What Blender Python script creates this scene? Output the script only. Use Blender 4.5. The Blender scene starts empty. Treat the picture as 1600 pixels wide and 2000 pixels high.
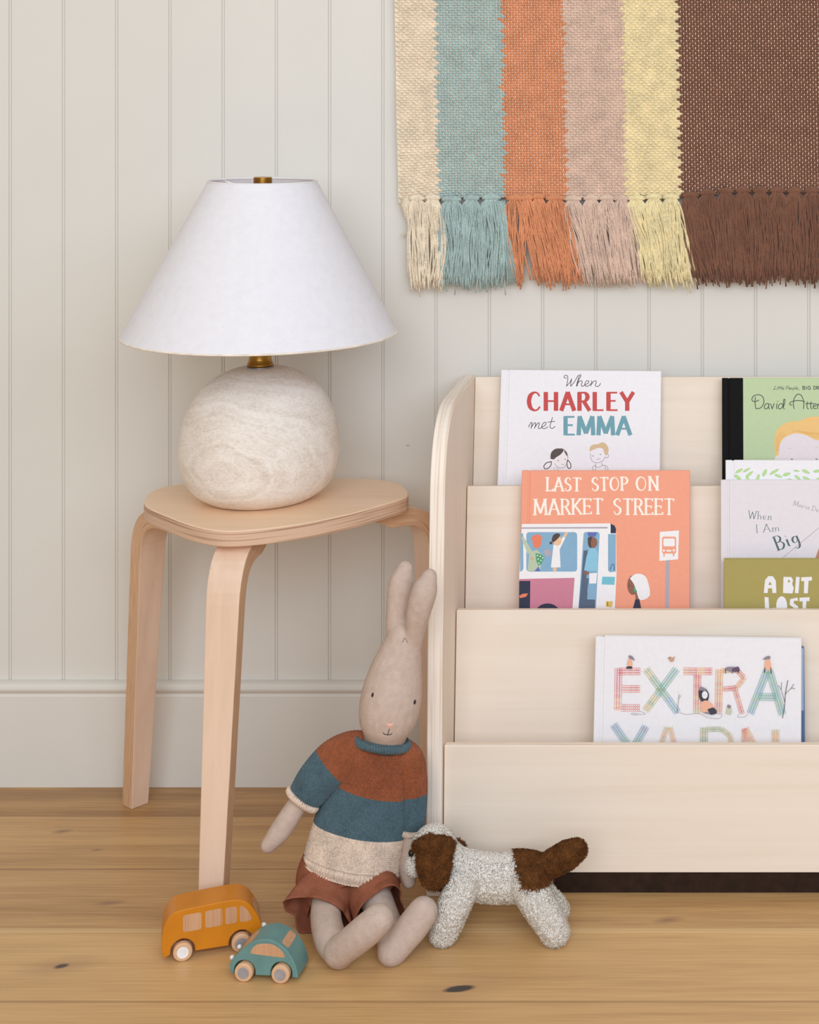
import bpy, bmesh, math, random
import numpy as np
from mathutils import Vector, Matrix
from mathutils.bvhtree import BVHTree

random.seed(7)
rng = np.random.default_rng(7)
SC = bpy.context.scene
COL = SC.collection

# ------------------------------------------------------------------ camera, light, exposure
FPX, CX, CY, CAM_H, DW = 3200.0, 1380.0, 158.0, 0.986, 2.3     # focal length and principal point in photo pixels
cam = bpy.data.objects.new('camera', bpy.data.cameras.new('camera'))
COL.objects.link(cam)
cam.location = (0, -DW, CAM_H)
cam.rotation_euler = (math.pi / 2, 0, 0)
cam.data.sensor_fit = 'AUTO'
cam.data.sensor_width = 36
cam.data.lens = FPX / 2000 * 36
cam.data.shift_x = (800 - CX) / 2000
cam.data.shift_y = -(1000 - CY) / 2000
cam.data.clip_start = 0.02
SC.camera = cam

SC.view_settings.view_transform = 'Standard'
SC.view_settings.look = 'None'
SC.view_settings.gamma = 1
SC.view_settings.use_curve_mapping = False
SC.view_settings.exposure = -0.15
SC.cycles.max_bounces = 20
SC.cycles.diffuse_bounces = 12

world = bpy.data.worlds.new('room_light')
SC.world = world
world.use_nodes = True
wb = world.node_tree.nodes['Background']
wb.inputs[0].default_value = (1.03, 0.99, 0.93, 1)
wb.inputs[1].default_value = 0.45


def area(name, loc, target, size, power, color):
    l = bpy.data.lights.new(name, 'AREA')
    l.shape = 'RECTANGLE'
    l.size, l.size_y = size
    l.energy = power
    l.color = color
    o = bpy.data.objects.new(name, l)
    COL.objects.link(o)
    o.location = loc
    d = Vector(target) - Vector(loc)
    o.rotation_euler = d.to_track_quat('-Z', 'Y').to_euler()
    return o


area('window_daylight', (0.0, -3.6, 1.8), (-0.35, 0.0, 0.45), (2.5, 1.8), 77, (0.92, 0.985, 1.08))
area('front_right_fill', (1.9, -3.2, 2.0), (-0.2, 0.0, 0.45), (1.4, 1.4), 26, (0.84, 0.98, 1.2))  # added cool fill from the front right; no window known there
area('overhead_fill', (-0.2, -1.4, 2.7), (-0.3, -0.6, 0.3), (1.8, 1.4), 5, (1.0, 0.97, 0.94))  # added overhead fill that brightens seat and floor
area('warm_left_fill', (-2.3, -1.3, 2.0), (-0.95, 0.0, 1.15), (0.9, 1.0), 5, (1.0, 0.70, 0.36))  # added warm fill tinting the upper left of the wall


# ------------------------------------------------------------------ pixels to places
def W(px, py, d):
    return Vector(((px - CX) * d / FPX, d - DW, CAM_H - (py - CY) * d / FPX))


def ray(px, py):
    return Vector(((px - CX) / FPX, 1.0, -(py - CY) / FPX))


CAMP = Vector((0, -DW, CAM_H))


# ------------------------------------------------------------------ materials
def lin(c):
    out = []
    for v in c[:3]:
        v = v / 255.0
        out.append(v / 12.92 if v <= 0.04045 else ((v + 0.055) / 1.055) ** 2.4)
    return (*out, 1.0)


class NT:
    def __init__(self, name, rough=0.6, spec=0.4):
        self.m = bpy.data.materials.new(name)
        self.m.use_nodes = True
        self.t = self.m.node_tree
        self.b = self.t.nodes['Principled BSDF']
        self.b.inputs['Roughness'].default_value = rough
        self.b.inputs['Specular IOR Level'].default_value = spec

    def n(self, typ, **kw):
        nd = self.t.nodes.new(typ)
        for k, v in kw.items():
            if isinstance(k, str) and hasattr(nd, k):
                setattr(nd, k, v)
        return nd

    def l(self, a, b):
        self.t.links.new(a, b)

    def math(self, op, a, b=None, c=None):
        nd = self.t.nodes.new('ShaderNodeMath')
        nd.operation = op
        for i, v in enumerate((a, b, c)):
            if v is None:
                continue
            if isinstance(v, (int, float)):
                nd.inputs[i].default_value = v
            else:
                self.l(v, nd.inputs[i])
        return nd.outputs[0]

    def coord(self, scale=(1, 1, 1), loc=(0, 0, 0), out='Object'):
        tc = self.t.nodes.new('ShaderNodeTexCoord')
        mp = self.t.nodes.new('ShaderNodeMapping')
        mp.inputs['Scale'].default_value = scale
        mp.inputs['Location'].default_value = loc
        self.l(tc.outputs[out], mp.inputs[0])
        return mp.outputs[0]

    def noise(self, vec, scale=1.0, detail=4, rough=0.55, dist=0.0):
        nd = self.t.nodes.new('ShaderNodeTexNoise')
        nd.inputs['Scale'].default_value = scale
        nd.inputs['Detail'].default_value = detail
        nd.inputs['Roughness'].default_value = rough
        nd.inputs['Distortion'].default_value = dist
        self.l(vec, nd.inputs['Vector'])
        return nd.outputs[0]

    def ramp(self, fac, stops):
        nd = self.t.nodes.new('ShaderNodeValToRGB')
        el = nd.color_ramp.elements
        while len(el) < len(stops):
            el.new(0.5)
        for e, (p, c) in zip(el, stops):
            e.position = p
            e.color = lin(c)
        self.l(fac, nd.inputs[0])
        return nd.outputs[0]

    def mix(self, fac, a, b, mode='MIX'):
        nd = self.t.nodes.new('ShaderNodeMix')
        nd.data_type = 'RGBA'
        nd.blend_type = mode
        for v, s in ((fac, nd.inputs[0]), (a, nd.inputs[6]), (b, nd.inputs[7])):
            if isinstance(v, (int, float)):
                s.default_value = v
            elif isinstance(v, tuple):
                s.default_value = lin(v)
            else:
                self.l(v, s)
        return nd.outputs[2]

    def color(self, c):
        if isinstance(c, tuple):
            self.b.inputs['Base Color'].default_value = lin(c)
        else:
            self.l(c, self.b.inputs['Base Color'])
        return self

    def bump(self, h, strength=0.3, dist=0.001):
        nd = self.t.nodes.new('ShaderNodeBump')
        nd.inputs['Strength'].default_value = strength
        nd.inputs['Distance'].default_value = dist
        self.l(h, nd.inputs['Height'])
        self.l(nd.outputs[0], self.b.inputs['Normal'])
        return self


def plain(name, c, rough=0.6, spec=0.4, var=0.06, scale=60.0, bump=0.0):
    """A plain coloured finish with a slight natural unevenness."""
    m = NT(name, rough, spec)
    v = m.coord()
    f = m.noise(v, scale, 3)
    lo = tuple(max(0, x * (1 - var)) for x in c)
    hi = tuple(min(255, x * (1 + var)) for x in c)
    m.color(m.ramp(f, [(0.3, lo), (0.7, hi)]))
    if bump:
        m.bump(m.noise(v, scale * 6, 3), bump, 0.0006)
    return m.m


def veneer(name, a, b, axis='X', rough=0.5, spec=0.3, fine=1.0, cathedral=0.0):
    """Pale wood veneer, grain along one axis."""
    m = NT(name, rough, spec)
    sc = {'X': (1.6, 60, 60), 'Y': (60, 1.6, 60), 'Z': (60, 60, 1.6)}[axis]
    sc2 = {'X': (3, 22, 22), 'Y': (22, 3, 22), 'Z': (22, 22, 3)}[axis]
    f1 = m.noise(m.coord(sc), fine, 6, 0.65, 0.6)
    f2 = m.noise(m.coord(sc2), 0.6, 3, 0.5, 1.2)
    f = m.math('ADD', m.math('MULTIPLY', f1, 0.6), m.math('MULTIPLY', f2, 0.4))
    mid = tuple((x * 0.6 + y * 0.4) for x, y in zip(a, b))
    m.color(m.ramp(f, [(0.33, b), (0.48, mid), (0.62, a)]))
    m.bump(f1, 0.08, 0.0004)
    return m.m


def plyedge(name, a, b, axis, freq, rough=0.55):
    """Cut edge of plywood: thin veneers stacked along one axis."""
    m = NT(name, rough, 0.3)
    sc = [6, 6, 6]
    sc['XYZ'.index(axis)] = freq
    f = m.noise(m.coord(tuple(sc)), 1.0, 2, 0.5, 0.1)
    m.color(m.ramp(f, [(0.36, b), (0.5, a), (0.62, a)]))
    return m.m


def painted(name):
    m = NT(name, 0.5, 0.35)
    v = m.coord()
    f = m.noise(v, 3.0, 3)
    base = m.ramp(f, [(0.35, (216, 213, 205)), (0.65, (220, 217, 209))])
    # a small tan scuff on the paint between lamp and bookshelf
    tc = m.t.nodes.new('ShaderNodeTexCoord')
    sep = m.t.nodes.new('ShaderNodeSeparateXYZ')
    m.l(tc.outputs['Object'], sep.inputs[0])
    p = W(797, 870, DW)
    dx = m.math('MULTIPLY', m.math('SUBTRACT', sep.outputs[0], p.x), 260)
    dz = m.math('MULTIPLY', m.math('SUBTRACT', sep.outputs[2], p.z), 520)
    r = m.math('SQRT', m.math('ADD', m.math('MULTIPLY', dx, dx), m.math('MULTIPLY', dz, dz)))
    msk = m.math('SUBTRACT', 1.6, m.math('ADD', r, m.math('MULTIPLY', m.noise(v, 300, 3), 1.2)))
    cl = m.t.nodes.new('ShaderNodeClamp')
    m.l(msk, cl.inputs[0])
    m.color(m.mix(cl.outputs[0], base, (190, 160, 120)))
    m.bump(m.noise(v, 220, 2), 0.06, 0.0006)
    return m.m


def oakfloor(name):
    m = NT(name, 0.4, 0.42)
    tc = m.t.nodes.new('ShaderNodeTexCoord')
    sep = m.t.nodes.new('ShaderNodeSeparateXYZ')
    m.l(tc.outputs['Object'], sep.inputs[0])
    PWD = 0.1475
    y0 = -0.103
    t = m.math('DIVIDE', m.math('SUBTRACT', sep.outputs[1], y0), PWD)
    idx = m.math('FLOOR', t)
    fr = m.math('FRACT', t)
    wn = m.t.nodes.new('ShaderNodeTexWhiteNoise')
    wn.noise_dimensions = '1D'
    m.l(m.math('ADD', idx, 3.3), wn.inputs['W'])
    # grain, shifted per plank
    cb = m.t.nodes.new('ShaderNodeCombineXYZ')
    m.l(m.math('ADD', m.math('MULTIPLY', sep.outputs[0], 2.2), m.math('MULTIPLY', idx, 7.7)), cb.inputs[0])
    m.l(m.math('MULTIPLY', sep.outputs[1], 62.0), cb.inputs[1])
    g1 = m.noise(cb.outputs[0], 1.0, 7, 0.62, 0.7)
    cb2 = m.t.nodes.new('ShaderNodeCombineXYZ')
    m.l(m.math('ADD', m.math('MULTIPLY', sep.outputs[0], 1.1), m.math('MULTIPLY', idx, 3.1)), cb2.inputs[0])
    m.l(m.math('MULTIPLY', sep.outputs[1], 14.0), cb2.inputs[1])
    g2 = m.noise(cb2.outputs[0], 1.0, 4, 0.5, 1.4)
    cb3 = m.t.nodes.new('ShaderNodeCombineXYZ')
    m.l(m.math('MULTIPLY', sep.outputs[0], 9.0), cb3.inputs[0])
    m.l(m.math('MULTIPLY', sep.outputs[1], 380.0), cb3.inputs[1])
    g3 = m.noise(cb3.outputs[0], 1.0, 3, 0.6)
    f = m.math('ADD', m.math('ADD', m.math('MULTIPLY', g1, 0.30), m.math('MULTIPLY', g2, 0.36)), m.math('MULTIPLY', g3, 0.34))
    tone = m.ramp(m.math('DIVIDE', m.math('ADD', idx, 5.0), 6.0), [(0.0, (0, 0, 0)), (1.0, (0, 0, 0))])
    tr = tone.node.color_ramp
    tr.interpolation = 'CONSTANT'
    # plank tones, front to wall; boards nearing the wall also carry painted shade
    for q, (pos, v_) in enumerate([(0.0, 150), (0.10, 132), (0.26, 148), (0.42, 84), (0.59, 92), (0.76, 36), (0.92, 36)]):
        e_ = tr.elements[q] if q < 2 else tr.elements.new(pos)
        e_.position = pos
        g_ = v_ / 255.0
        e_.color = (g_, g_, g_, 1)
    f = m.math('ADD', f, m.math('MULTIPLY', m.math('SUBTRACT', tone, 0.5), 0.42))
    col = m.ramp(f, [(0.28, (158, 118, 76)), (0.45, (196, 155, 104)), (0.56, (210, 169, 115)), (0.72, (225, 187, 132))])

    # knots with their own growth rings
    def knot(px, py, rx, ry, c, soft):
        nonlocal col
        d = CAM_H * FPX / (py - CY)
        p = W(px, py, d)
        dx = m.math('DIVIDE', m.math('SUBTRACT', sep.outputs[0], p.x), rx)
        dy = m.math('DIVIDE', m.math('SUBTRACT', sep.outputs[1], p.y), ry)
        dy = m.math('SUBTRACT', dy, m.math('MULTIPLY', dx, 0.45))
        r = m.math('SQRT', m.math('ADD', m.math('MULTIPLY', dx, dx), m.math('MULTIPLY', dy, dy)))
        r = m.math('ADD', r, m.math('MULTIPLY', m.math('SUBTRACT', g3, 0.5), 0.5))
        cl = m.t.nodes.new('ShaderNodeClamp')
        m.l(m.math('DIVIDE', m.math('SUBTRACT', 1.0, r), soft), cl.inputs[0])
        col = m.mix(cl.outputs[0], col, c)

    knot(897, 1931, 0.075, 0.034, (176, 136, 98), 1.6)
    knot(897, 1931, 0.019, 0.0075, (70, 62, 58), 0.35)
    knot(117, 1887, 0.055, 0.022, (168, 130, 94), 1.5)
    knot(120, 1887, 0.009, 0.006, (86, 72, 62), 0.5)
    knot(121, 1624, 0.016, 0.008, (140, 106, 78), 1.0)
    knot(213, 1764, 0.022, 0.008, (146, 110, 82), 1.0)
    knot(1305, 1797, 0.022, 0.010, (150, 114, 86), 1.0)
    knot(190, 1660, 0.010, 0.004, (140, 104, 76), 1.0)
    # joints between the planks
    e = m.math('MINIMUM', fr, m.math('SUBTRACT', 1.0, fr))
    cl = m.t.nodes.new('ShaderNodeClamp')
    m.l(m.math('SUBTRACT', 1.0, m.math('DIVIDE', e, 0.02)), cl.inputs[0])
    jc = m.ramp(wn.outputs['Value'], [(0.35, (126, 92, 62)), (0.65, (150, 112, 76))])
    col = m.mix(m.math('MULTIPLY', cl.outputs[0], 0.75), col, jc)
    # eased edge along the third board, its highlight painted as a pale band
    ab = m.math('ABSOLUTE', m.math('ADD', sep.outputs[1], 0.3985))
    cl2 = m.t.nodes.new('ShaderNodeClamp')
    m.l(m.math('MULTIPLY', m.math('SUBTRACT', 0.0048, ab), 900.0), cl2.inputs[0])
    col = m.mix(m.math('MULTIPLY', cl2.outputs[0], 0.6), col, (226, 192, 138))
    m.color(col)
    m.bump(m.math('SUBTRACT', m.math('MULTIPLY', g1, 0.3), cl.outputs[0]), 0.12, 0.0008)
    return m.m


def linen(name, c, c2, scale=1.0, bump=0.25, rough=0.9):
    """Plain woven cloth."""
    m = NT(name, rough, 0.15)
    v = m.coord()
    f = m.noise(v, 90 * scale, 4)
    w1 = m.noise(m.coord((900 * scale, 900 * scale, 120 * scale)), 1.0, 2)
    w2 = m.noise(m.coord((120 * scale, 120 * scale, 900 * scale)), 1.0, 2)
    w = m.math('ADD', w1, w2)
    m.color(m.ramp(m.math('ADD', m.math('MULTIPLY', f, 0.5), m.math('MULTIPLY', w, 0.25)), [(0.35, c2), (0.65, c)]))
    m.bump(w, bump, 0.0007)
    return m.m


def yarn(name, c, var=0.14, rough=0.92):
    m = NT(name, rough, 0.12)
    f = m.noise(m.coord(), 420, 3)
    f2 = m.noise(m.coord(), 45, 3)
    lo = tuple(x * (1 - var) for x in c)
    hi = tuple(min(255, x * (1 + var)) for x in c)
    m.color(m.ramp(m.math('ADD', m.math('MULTIPLY', f, 0.6), m.math('MULTIPLY', f2, 0.4)), [(0.34, lo), (0.66, hi)]))
    m.bump(m.noise(m.coord(), 1500, 2), 0.3, 0.0004)
    m.b.inputs['Sheen Weight'].default_value = 0.15
    return m.m


def bleached(name):
    m = NT(name, 0.62, 0.3)
    v = m.coord((1, 1, 1), (0.012, 0, -0.052))
    # growth rings cut across the turned wood: an eye on the front, arcs around it
    tc = m.coord((1.0, 0.35, 1.5), (0.012, 0.0, -0.085))
    dn = m.t.nodes.new('ShaderNodeVectorMath')
    dn.operation = 'LENGTH'
    m.l(tc, dn.inputs[0])
    warp = m.noise(v, 14, 4)
    rad = m.math('ADD', dn.outputs['Value'], m.math('MULTIPLY', warp, 0.05))
    cb = m.t.nodes.new('ShaderNodeCombineXYZ')
    m.l(m.math('MULTIPLY', rad, 130), cb.inputs[0])
    rings = m.noise(cb.outputs[0], 1.0, 4, 0.6)
    fine = m.noise(m.coord((240, 240, 420)), 1.0, 4, 0.7)
    blot = m.noise(m.coord((18, 18, 40)), 1.0, 4, 0.6)
    f = m.math('ADD', m.math('ADD', m.math('MULTIPLY', rings, 0.36), m.math('MULTIPLY', fine, 0.36)), m.math('MULTIPLY', blot, 0.28))
    m.color(m.ramp(f, [(0.34, (196, 182, 166)), (0.45, (222, 211, 199)), (0.54, (236, 228, 219)), (0.66, (243, 237, 230))]))
    m.bump(m.math('ADD', fine, rings), 0.18, 0.0008)
    return m.m


def metal(name, c, rough=0.25):
    m = NT(name, rough)
    m.b.inputs['Metallic'].default_value = 1.0
    f = m.noise(m.coord((20, 20, 600)), 1.0, 2)
    m.color(m.ramp(f, [(0.3, tuple(x * 0.9 for x in c)), (0.7, c)]))
    return m.m


MW = painted('painted_boards')
MFL = oakfloor('oak_planks')
BIRCH = veneer('birch_veneer', (237, 224, 208), (230, 214, 195), 'X')
BIRCHV = veneer('birch_veneer_upright', (238, 223, 206), (230, 212, 192), 'Z')
BIRCH_EDGE = plyedge('birch_ply_edge', (243, 231, 217), (226, 206, 183), 'X', 420)
BIRCH_EDGE_Y = plyedge('birch_ply_top_edge', (241, 226, 208), (226, 204, 180), 'Y', 420)
SEATW = veneer('seat_veneer', (243, 213, 181), (234, 201, 167), 'X', 0.36)
SEAT_EDGE = plyedge('seat_ply_edge', (214, 180, 153), (170, 132, 108), 'Z', 560)
LEGW = veneer('leg_veneer', (232, 204, 180), (220, 188, 162), 'Z', 0.45)
LEG_EDGE = None
SHADE = linen('white_linen', (232, 230, 234), (225, 223, 227), 1.0, 0.12)
SHADE_TRIM = plain('shade_trim', (232, 222, 210), 0.8)
BLEACH = bleached('bleached_wood')
BRASS = metal('antique_brass', (176, 128, 58), 0.28)
STEEL = metal('washer_steel', (170, 170, 172), 0.3)
RLINEN = linen('rabbit_linen', (204, 184, 170), (187, 165, 151), 1.3, 0.3)
RUST = yarn('rust_knit', (146, 84, 55))
BLUEK = yarn('blue_knit', (80, 101, 109))
BEIGEK = yarn('beige_knit', (214, 193, 174))
SHORTS = linen('rust_linen', (152, 94, 70), (134, 80, 58), 1.5, 0.3)
DARK = plain('dark_thread', (46, 30, 26), 0.7)
PINK = plain('pink_thread', (232, 176, 160), 0.8)
FURW = plain('cream_plush', (255, 250, 241), 0.95, 0.1, 0.0, 80)
FURB = plain('brown_plush', (116, 74, 40), 0.9, 0.1, 0.18, 120)
BLACKP = plain('black_plastic', (18, 16, 16), 0.15, 0.5)
MUST = plain('mustard_paint', (204, 126, 22), 0.38, 0.4, 0.03, 40, 0.05)
TEAL = plain('teal_paint', (102, 142, 138), 0.42, 0.4, 0.04, 40, 0.05)
RAWW = veneer('raw_wood', (212, 166, 128), (182, 134, 98), 'Z', 0.6, 0.2, 5.0)
RAWW2 = veneer('raw_wood_wheel', (226, 186, 148), (204, 160, 122), 'X', 0.6, 0.2, 3.0)
HUBG = plain('grey_axle_cap', (158, 152, 154), 0.4)
HUB_GLINT = plain('painted_glint_cap', (240, 238, 236), 0.35)  # grey cap with its light reflection painted white
GREYW = plain('greyish_white_peg', (236, 234, 230), 0.35)
BLACKG = plain('dark_recess', (40, 30, 24), 0.9)


# ------------------------------------------------------------------ mesh helpers
class MB:
    def __init__(self):
        self.v, self.f, self.mi = [], [], []

    def add(self, verts, faces, mi=0):
        o = len(self.v)
        self.v.extend([tuple(x) for x in verts])
        self.f.extend([tuple(i + o for i in f) for f in faces])
        self.mi.extend([mi] * len(faces))
        return o

    def box(self, lo, hi, mi=0):
        x0, y0, z0 = lo
        x1, y1, z1 = hi
        self.add([(x0, y0, z0), (x1, y0, z0), (x1, y1, z0), (x0, y1, z0), (x0, y0, z1), (x1, y0, z1), (x1, y1, z1), (x0, y1, z1)],
                 [(3, 2, 1, 0), (4, 5, 6, 7), (0, 1, 5, 4), (1, 2, 6, 5), (2, 3, 7, 6), (3, 0, 4, 7)], mi)

    def hexa(self, a, b, mi=0):
        """a: four corners, b: the four opposite corners."""
        self.add(list(a) + list(b), [(3, 2, 1, 0), (4, 5, 6, 7), (0, 1, 5, 4), (1, 2, 6, 5), (2, 3, 7, 6), (3, 0, 4, 7)], mi)

    def prism(self, pts, lift, mi=0, mside=None):
        """pts: polygon of 3-D points, lift: extrusion vector."""
        n = len(pts)
        lift = Vector(lift)
        vs = [Vector(p) for p in pts] + [Vector(p) + lift for p in pts]
        self.add(vs, [tuple(reversed(range(n))), tuple(range(n, 2 * n))], mi)
        o = len(self.v) - 2 * n
        for i in range(n):
            j = (i + 1) % n
            self.f.append((o + i, o + j, o + n + j, o + n + i))
            self.mi.append(mi if mside is None else mside)

    def lathe(self, prof, seg, origin=(0, 0, 0), axis='Z', mi=0, closed=False):
        ox, oy, oz = origin
        vs, fs = [], []
        n = len(prof)
        for (r, h) in prof:
            for k in range(seg):
                a = 2 * math.pi * k / seg
                c, s = r * math.cos(a), r * math.sin(a)
                if axis == 'Z':
                    vs.append((ox + c, oy + s, oz + h))
                elif axis == 'Y':
                    vs.append((ox + c, oy + h, oz + s))
                else:
                    vs.append((ox + h, oy + c, oz + s))
        rows = n if closed else n - 1
        for i in range(rows):
            i2 = (i + 1) % n
            for k in range(seg):
                k2 = (k + 1) % seg
                fs.append((i * seg + k, i * seg + k2, i2 * seg + k2, i2 * seg + k))
        if not closed:
            fs.append(tuple(reversed(range(seg))))
            fs.append(tuple((n - 1) * seg + k for k in range(seg)))
        self.add(vs, fs, mi)

    def ell(self, c, r, rings=8, seg=12, rot=None, mi=0):
        vs, fs = [], []
        c = Vector(c)
        for i in range(rings + 1):
            th = math.pi * i / rings
            for k in range(seg):
                a = 2 * math.pi * k / seg
                p = Vector((r[0] * math.sin(th) * math.cos(a), r[1] * math.sin(th) * math.sin(a), r[2] * math.cos(th)))
                if rot is not None:
                    p = rot @ p
                vs.append(c + p)
        for i in range(rings):
            for k in range(seg):
                k2 = (k + 1) % seg
                fs.append((i * seg + k, (i + 1) * seg + k, (i + 1) * seg + k2, i * seg + k2))
        self.add(vs, fs, mi)

    def tube(self, pts, rad, seg=6, mi=0, cap=True):
        pts = [Vector(p) for p in pts]
        n = len(pts)
        if not hasattr(rad, '__len__'):
            rad = [rad] * n
        vs, fs = [], []
        up = Vector((0.13, -0.9, 0.4)).normalized()
        for i in range(n):
            t = (pts[min(i + 1, n - 1)] - pts[max(i - 1, 0)])
            if t.length < 1e-9:
                t = Vector((0, 0, 1))
            t.normalize()
            s = t.cross(up)
            if s.length < 1e-4:
                s = t.cross(Vector((1, 0, 0)))
            s.normalize()
            b = s.cross(t)
            for k in range(seg):
                a = 2 * math.pi * k / seg
                vs.append(pts[i] + (s * math.cos(a) + b * math.sin(a)) * rad[i])
        for i in range(n - 1):
            for k in range(seg):
                k2 = (k + 1) % seg
                fs.append((i * seg + k, i * seg + k2, (i + 1) * seg + k2, (i + 1) * seg + k))
        if cap:
            fs.append(tuple(reversed(range(seg))))
            fs.append(tuple((n - 1) * seg + k for k in range(seg)))
        self.add(vs, fs, mi)

    def build(self, name, mats, parent=None, local=False, smooth=False, bevel=0.0, segs=2, angle=35, fix=True):
        if not isinstance(mats, (list, tuple)):
            mats = [mats]
        off = Vector((0, 0, 0)) if local else world_loc(parent)
        me = bpy.data.meshes.new(name)
        me.from_pydata([(x[0] - off.x, x[1] - off.y, x[2] - off.z) for x in self.v], [], self.f)
        for m in mats:
            me.materials.append(m)
        me.polygons.foreach_set('material_index', self.mi)
        me.validate()
        if fix:
            bm = bmesh.new()
            bm.from_mesh(me)
            bmesh.ops.recalc_face_normals(bm, faces=bm.faces)
            bm.to_mesh(me)
            bm.free()
        return link(name, me, parent, smooth, bevel, segs, angle)


def link(name, me, parent=None, smooth=False, bevel=0.0, segs=2, angle=35):
    ob = bpy.data.objects.new(name, me)
    COL.objects.link(ob)
    if parent is not None:
        ob.parent = parent
    if smooth:
        me.polygons.foreach_set('use_smooth', [True] * len(me.polygons))
    if bevel:
        b = ob.modifiers.new('bevel', 'BEVEL')
        b.width = bevel
        b.segments = segs
        b.limit_method = 'ANGLE'
        b.angle_limit = math.radians(angle)
        b.use_clamp_overlap = True
    return ob


def world_loc(o):
    v = Vector((0, 0, 0))
    while o is not None:
        v += Vector(o.location)
        o = o.parent
    return v


def thing(name, label, cat, loc=(0, 0, 0), rotz=0.0, group=None):
    o = bpy.data.objects.new(name, None)
    COL.objects.link(o)
    o.empty_display_size = 0.05
    o.location = loc
    o.rotation_euler = (0, 0, rotz)
    o['label'] = label
    o['category'] = cat
    if group:
        o['group'] = group
    return o


def smooth_path(pts, k=6):
    """Catmull-Rom through the points (tuples of any length)."""
    P = [np.array(p, float) for p in pts]
    out = []
    n = len(P)
    for i in range(n - 1):
        p0 = P[i - 1] if i > 0 else 2 * P[0] - P[1]
        p1, p2 = P[i], P[i + 1]
        p3 = P[i + 2] if i + 2 < n else 2 * P[-1] - P[-2]
        for j in range(k):
            t = j / k
            out.append(0.5 * ((2 * p1) + (p2 - p0) * t + (2 * p0 - 5 * p1 + 4 * p2 - p3) * t * t + (3 * p1 - p0 - 3 * p2 + p3) * t ** 3))
    out.append(P[-1])
    return out


def resample(path, n):
    P = np.array(path)
    seg = np.linalg.norm(np.diff(P[:, :3], axis=0), axis=1)
    s = np.concatenate([[0], np.cumsum(seg)])
    t = np.linspace(0, s[-1], n)
    return np.stack([np.interp(t, s, P[:, i]) for i in range(P.shape[1])], 1)


# ------------------------------------------------------------------ the room
def structure(o):
    o['kind'] = 'structure'
    return o


XL, XR = -1.75, 1.25
mb = MB()
prof = [(XL, 0.0)]
GW, GD = 0.0036, 0.0016
pitch = 104.0 * DW / FPX
k = -12
while True:
    gx = (20 + 104.0 * k - CX) * DW / FPX
    k += 1
    if gx < XL + 0.03:
        continue
    if gx > XR - 0.03:
        break
    prof += [(gx - GW / 2 - 0.0005, 0.0), (gx - GW / 2, GD), (gx - GW / 2 + 0.0004, GD), (gx - GW / 2 + 0.0008, 0.0003), (gx + GW / 2 - 0.0008, 0.0003),
             (gx + GW / 2 - 0.0004, GD), (gx + GW / 2, GD), (gx + GW / 2 + 0.0005, 0.0)]
prof.append((XR, 0.0))
front = [(x, y) for x, y in prof]
pts = [Vector((x, y, 0.0)) for x, y in front] + [Vector((XR, 0.05, 0.0)), Vector((XL, 0.05, 0.0))]
mb.prism(pts, (0, 0, 2.3))
structure(mb.build('wall_back', MW))

mb = MB()
mb.box((XL, -3.3, -0.03), (XR, 0.0, 0.0))
structure(mb.build('floor', MFL))

# baseboard: tall flat board with a bead along its top
mb = MB()
bp = [(0, 0.0), (-0.013, 0.0), (-0.013, 0.1265), (-0.0115, 0.1285), (-0.0115, 0.1305), (-0.0125, 0.1318), (-0.0148, 0.1345), (-0.0155, 0.1375),
      (-0.0148, 0.1405), (-0.0125, 0.1432), (-0.009, 0.1448), (-0.004, 0.1455), (0, 0.1456)]
mb.prism([Vector((XL, y - 0.0002, z)) for y, z in bp], (XR - XL, 0, 0))
structure(mb.build('baseboard_back', MW))

# ------------------------------------------------------------------ stool
SEAT_Z = 0.448
KS = (CAM_H - SEAT_Z) * FPX
outline_px = [(281, 984), (284, 971), (300, 957.5), (330, 949), (380, 943), (450, 939), (560, 936), (660, 934.5), (735, 936), (778, 944), (795, 957),
              (797, 968), (786, 974), (768, 980), (730, 991), (687, 1003), (606, 1020), (525, 1031.5), (460, 1037), (415, 1035), (370, 1025), (325, 1008), (293, 994)]
seat_pts = [W(x, y, KS / (y - CY)) for x, y in outline_px]
sp = smooth_path([tuple(p) for p in seat_pts] + [tuple(seat_pts[0])], 5)[:-1]
C0 = Vector((-0.565, -0.2, 0))
stool = thing('stool', 'light wooden three-legged stool with a rounded triangular seat, under the white lamp', 'stool', (C0.x, C0.y, 0))
mb = MB()
TH = 0.0195
mb.prism([Vector((p[0], p[1], SEAT_Z - TH)) for p in sp], (0, 0, TH), 0, 1)
mb.build('seat', [SEATW, SEAT_EDGE], stool, bevel=0.0018, segs=3)


def leg_materials():
    m = NT('leg_laminated_edge', 0.5, 0.3)
    sc = m.coord((7, 0.5, 1), out='UV')
    f = m.noise(m.coord((34, 1.2, 1), out='UV'), 1.0, 2, 0.5, 0.1)
    m.color(m.ramp(f, [(0.36, (192, 152, 118)), (0.5, (212, 172, 136)), (0.64, (224, 188, 154))]))
    return m.m


LEG_EDGE = leg_materials()


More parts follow.
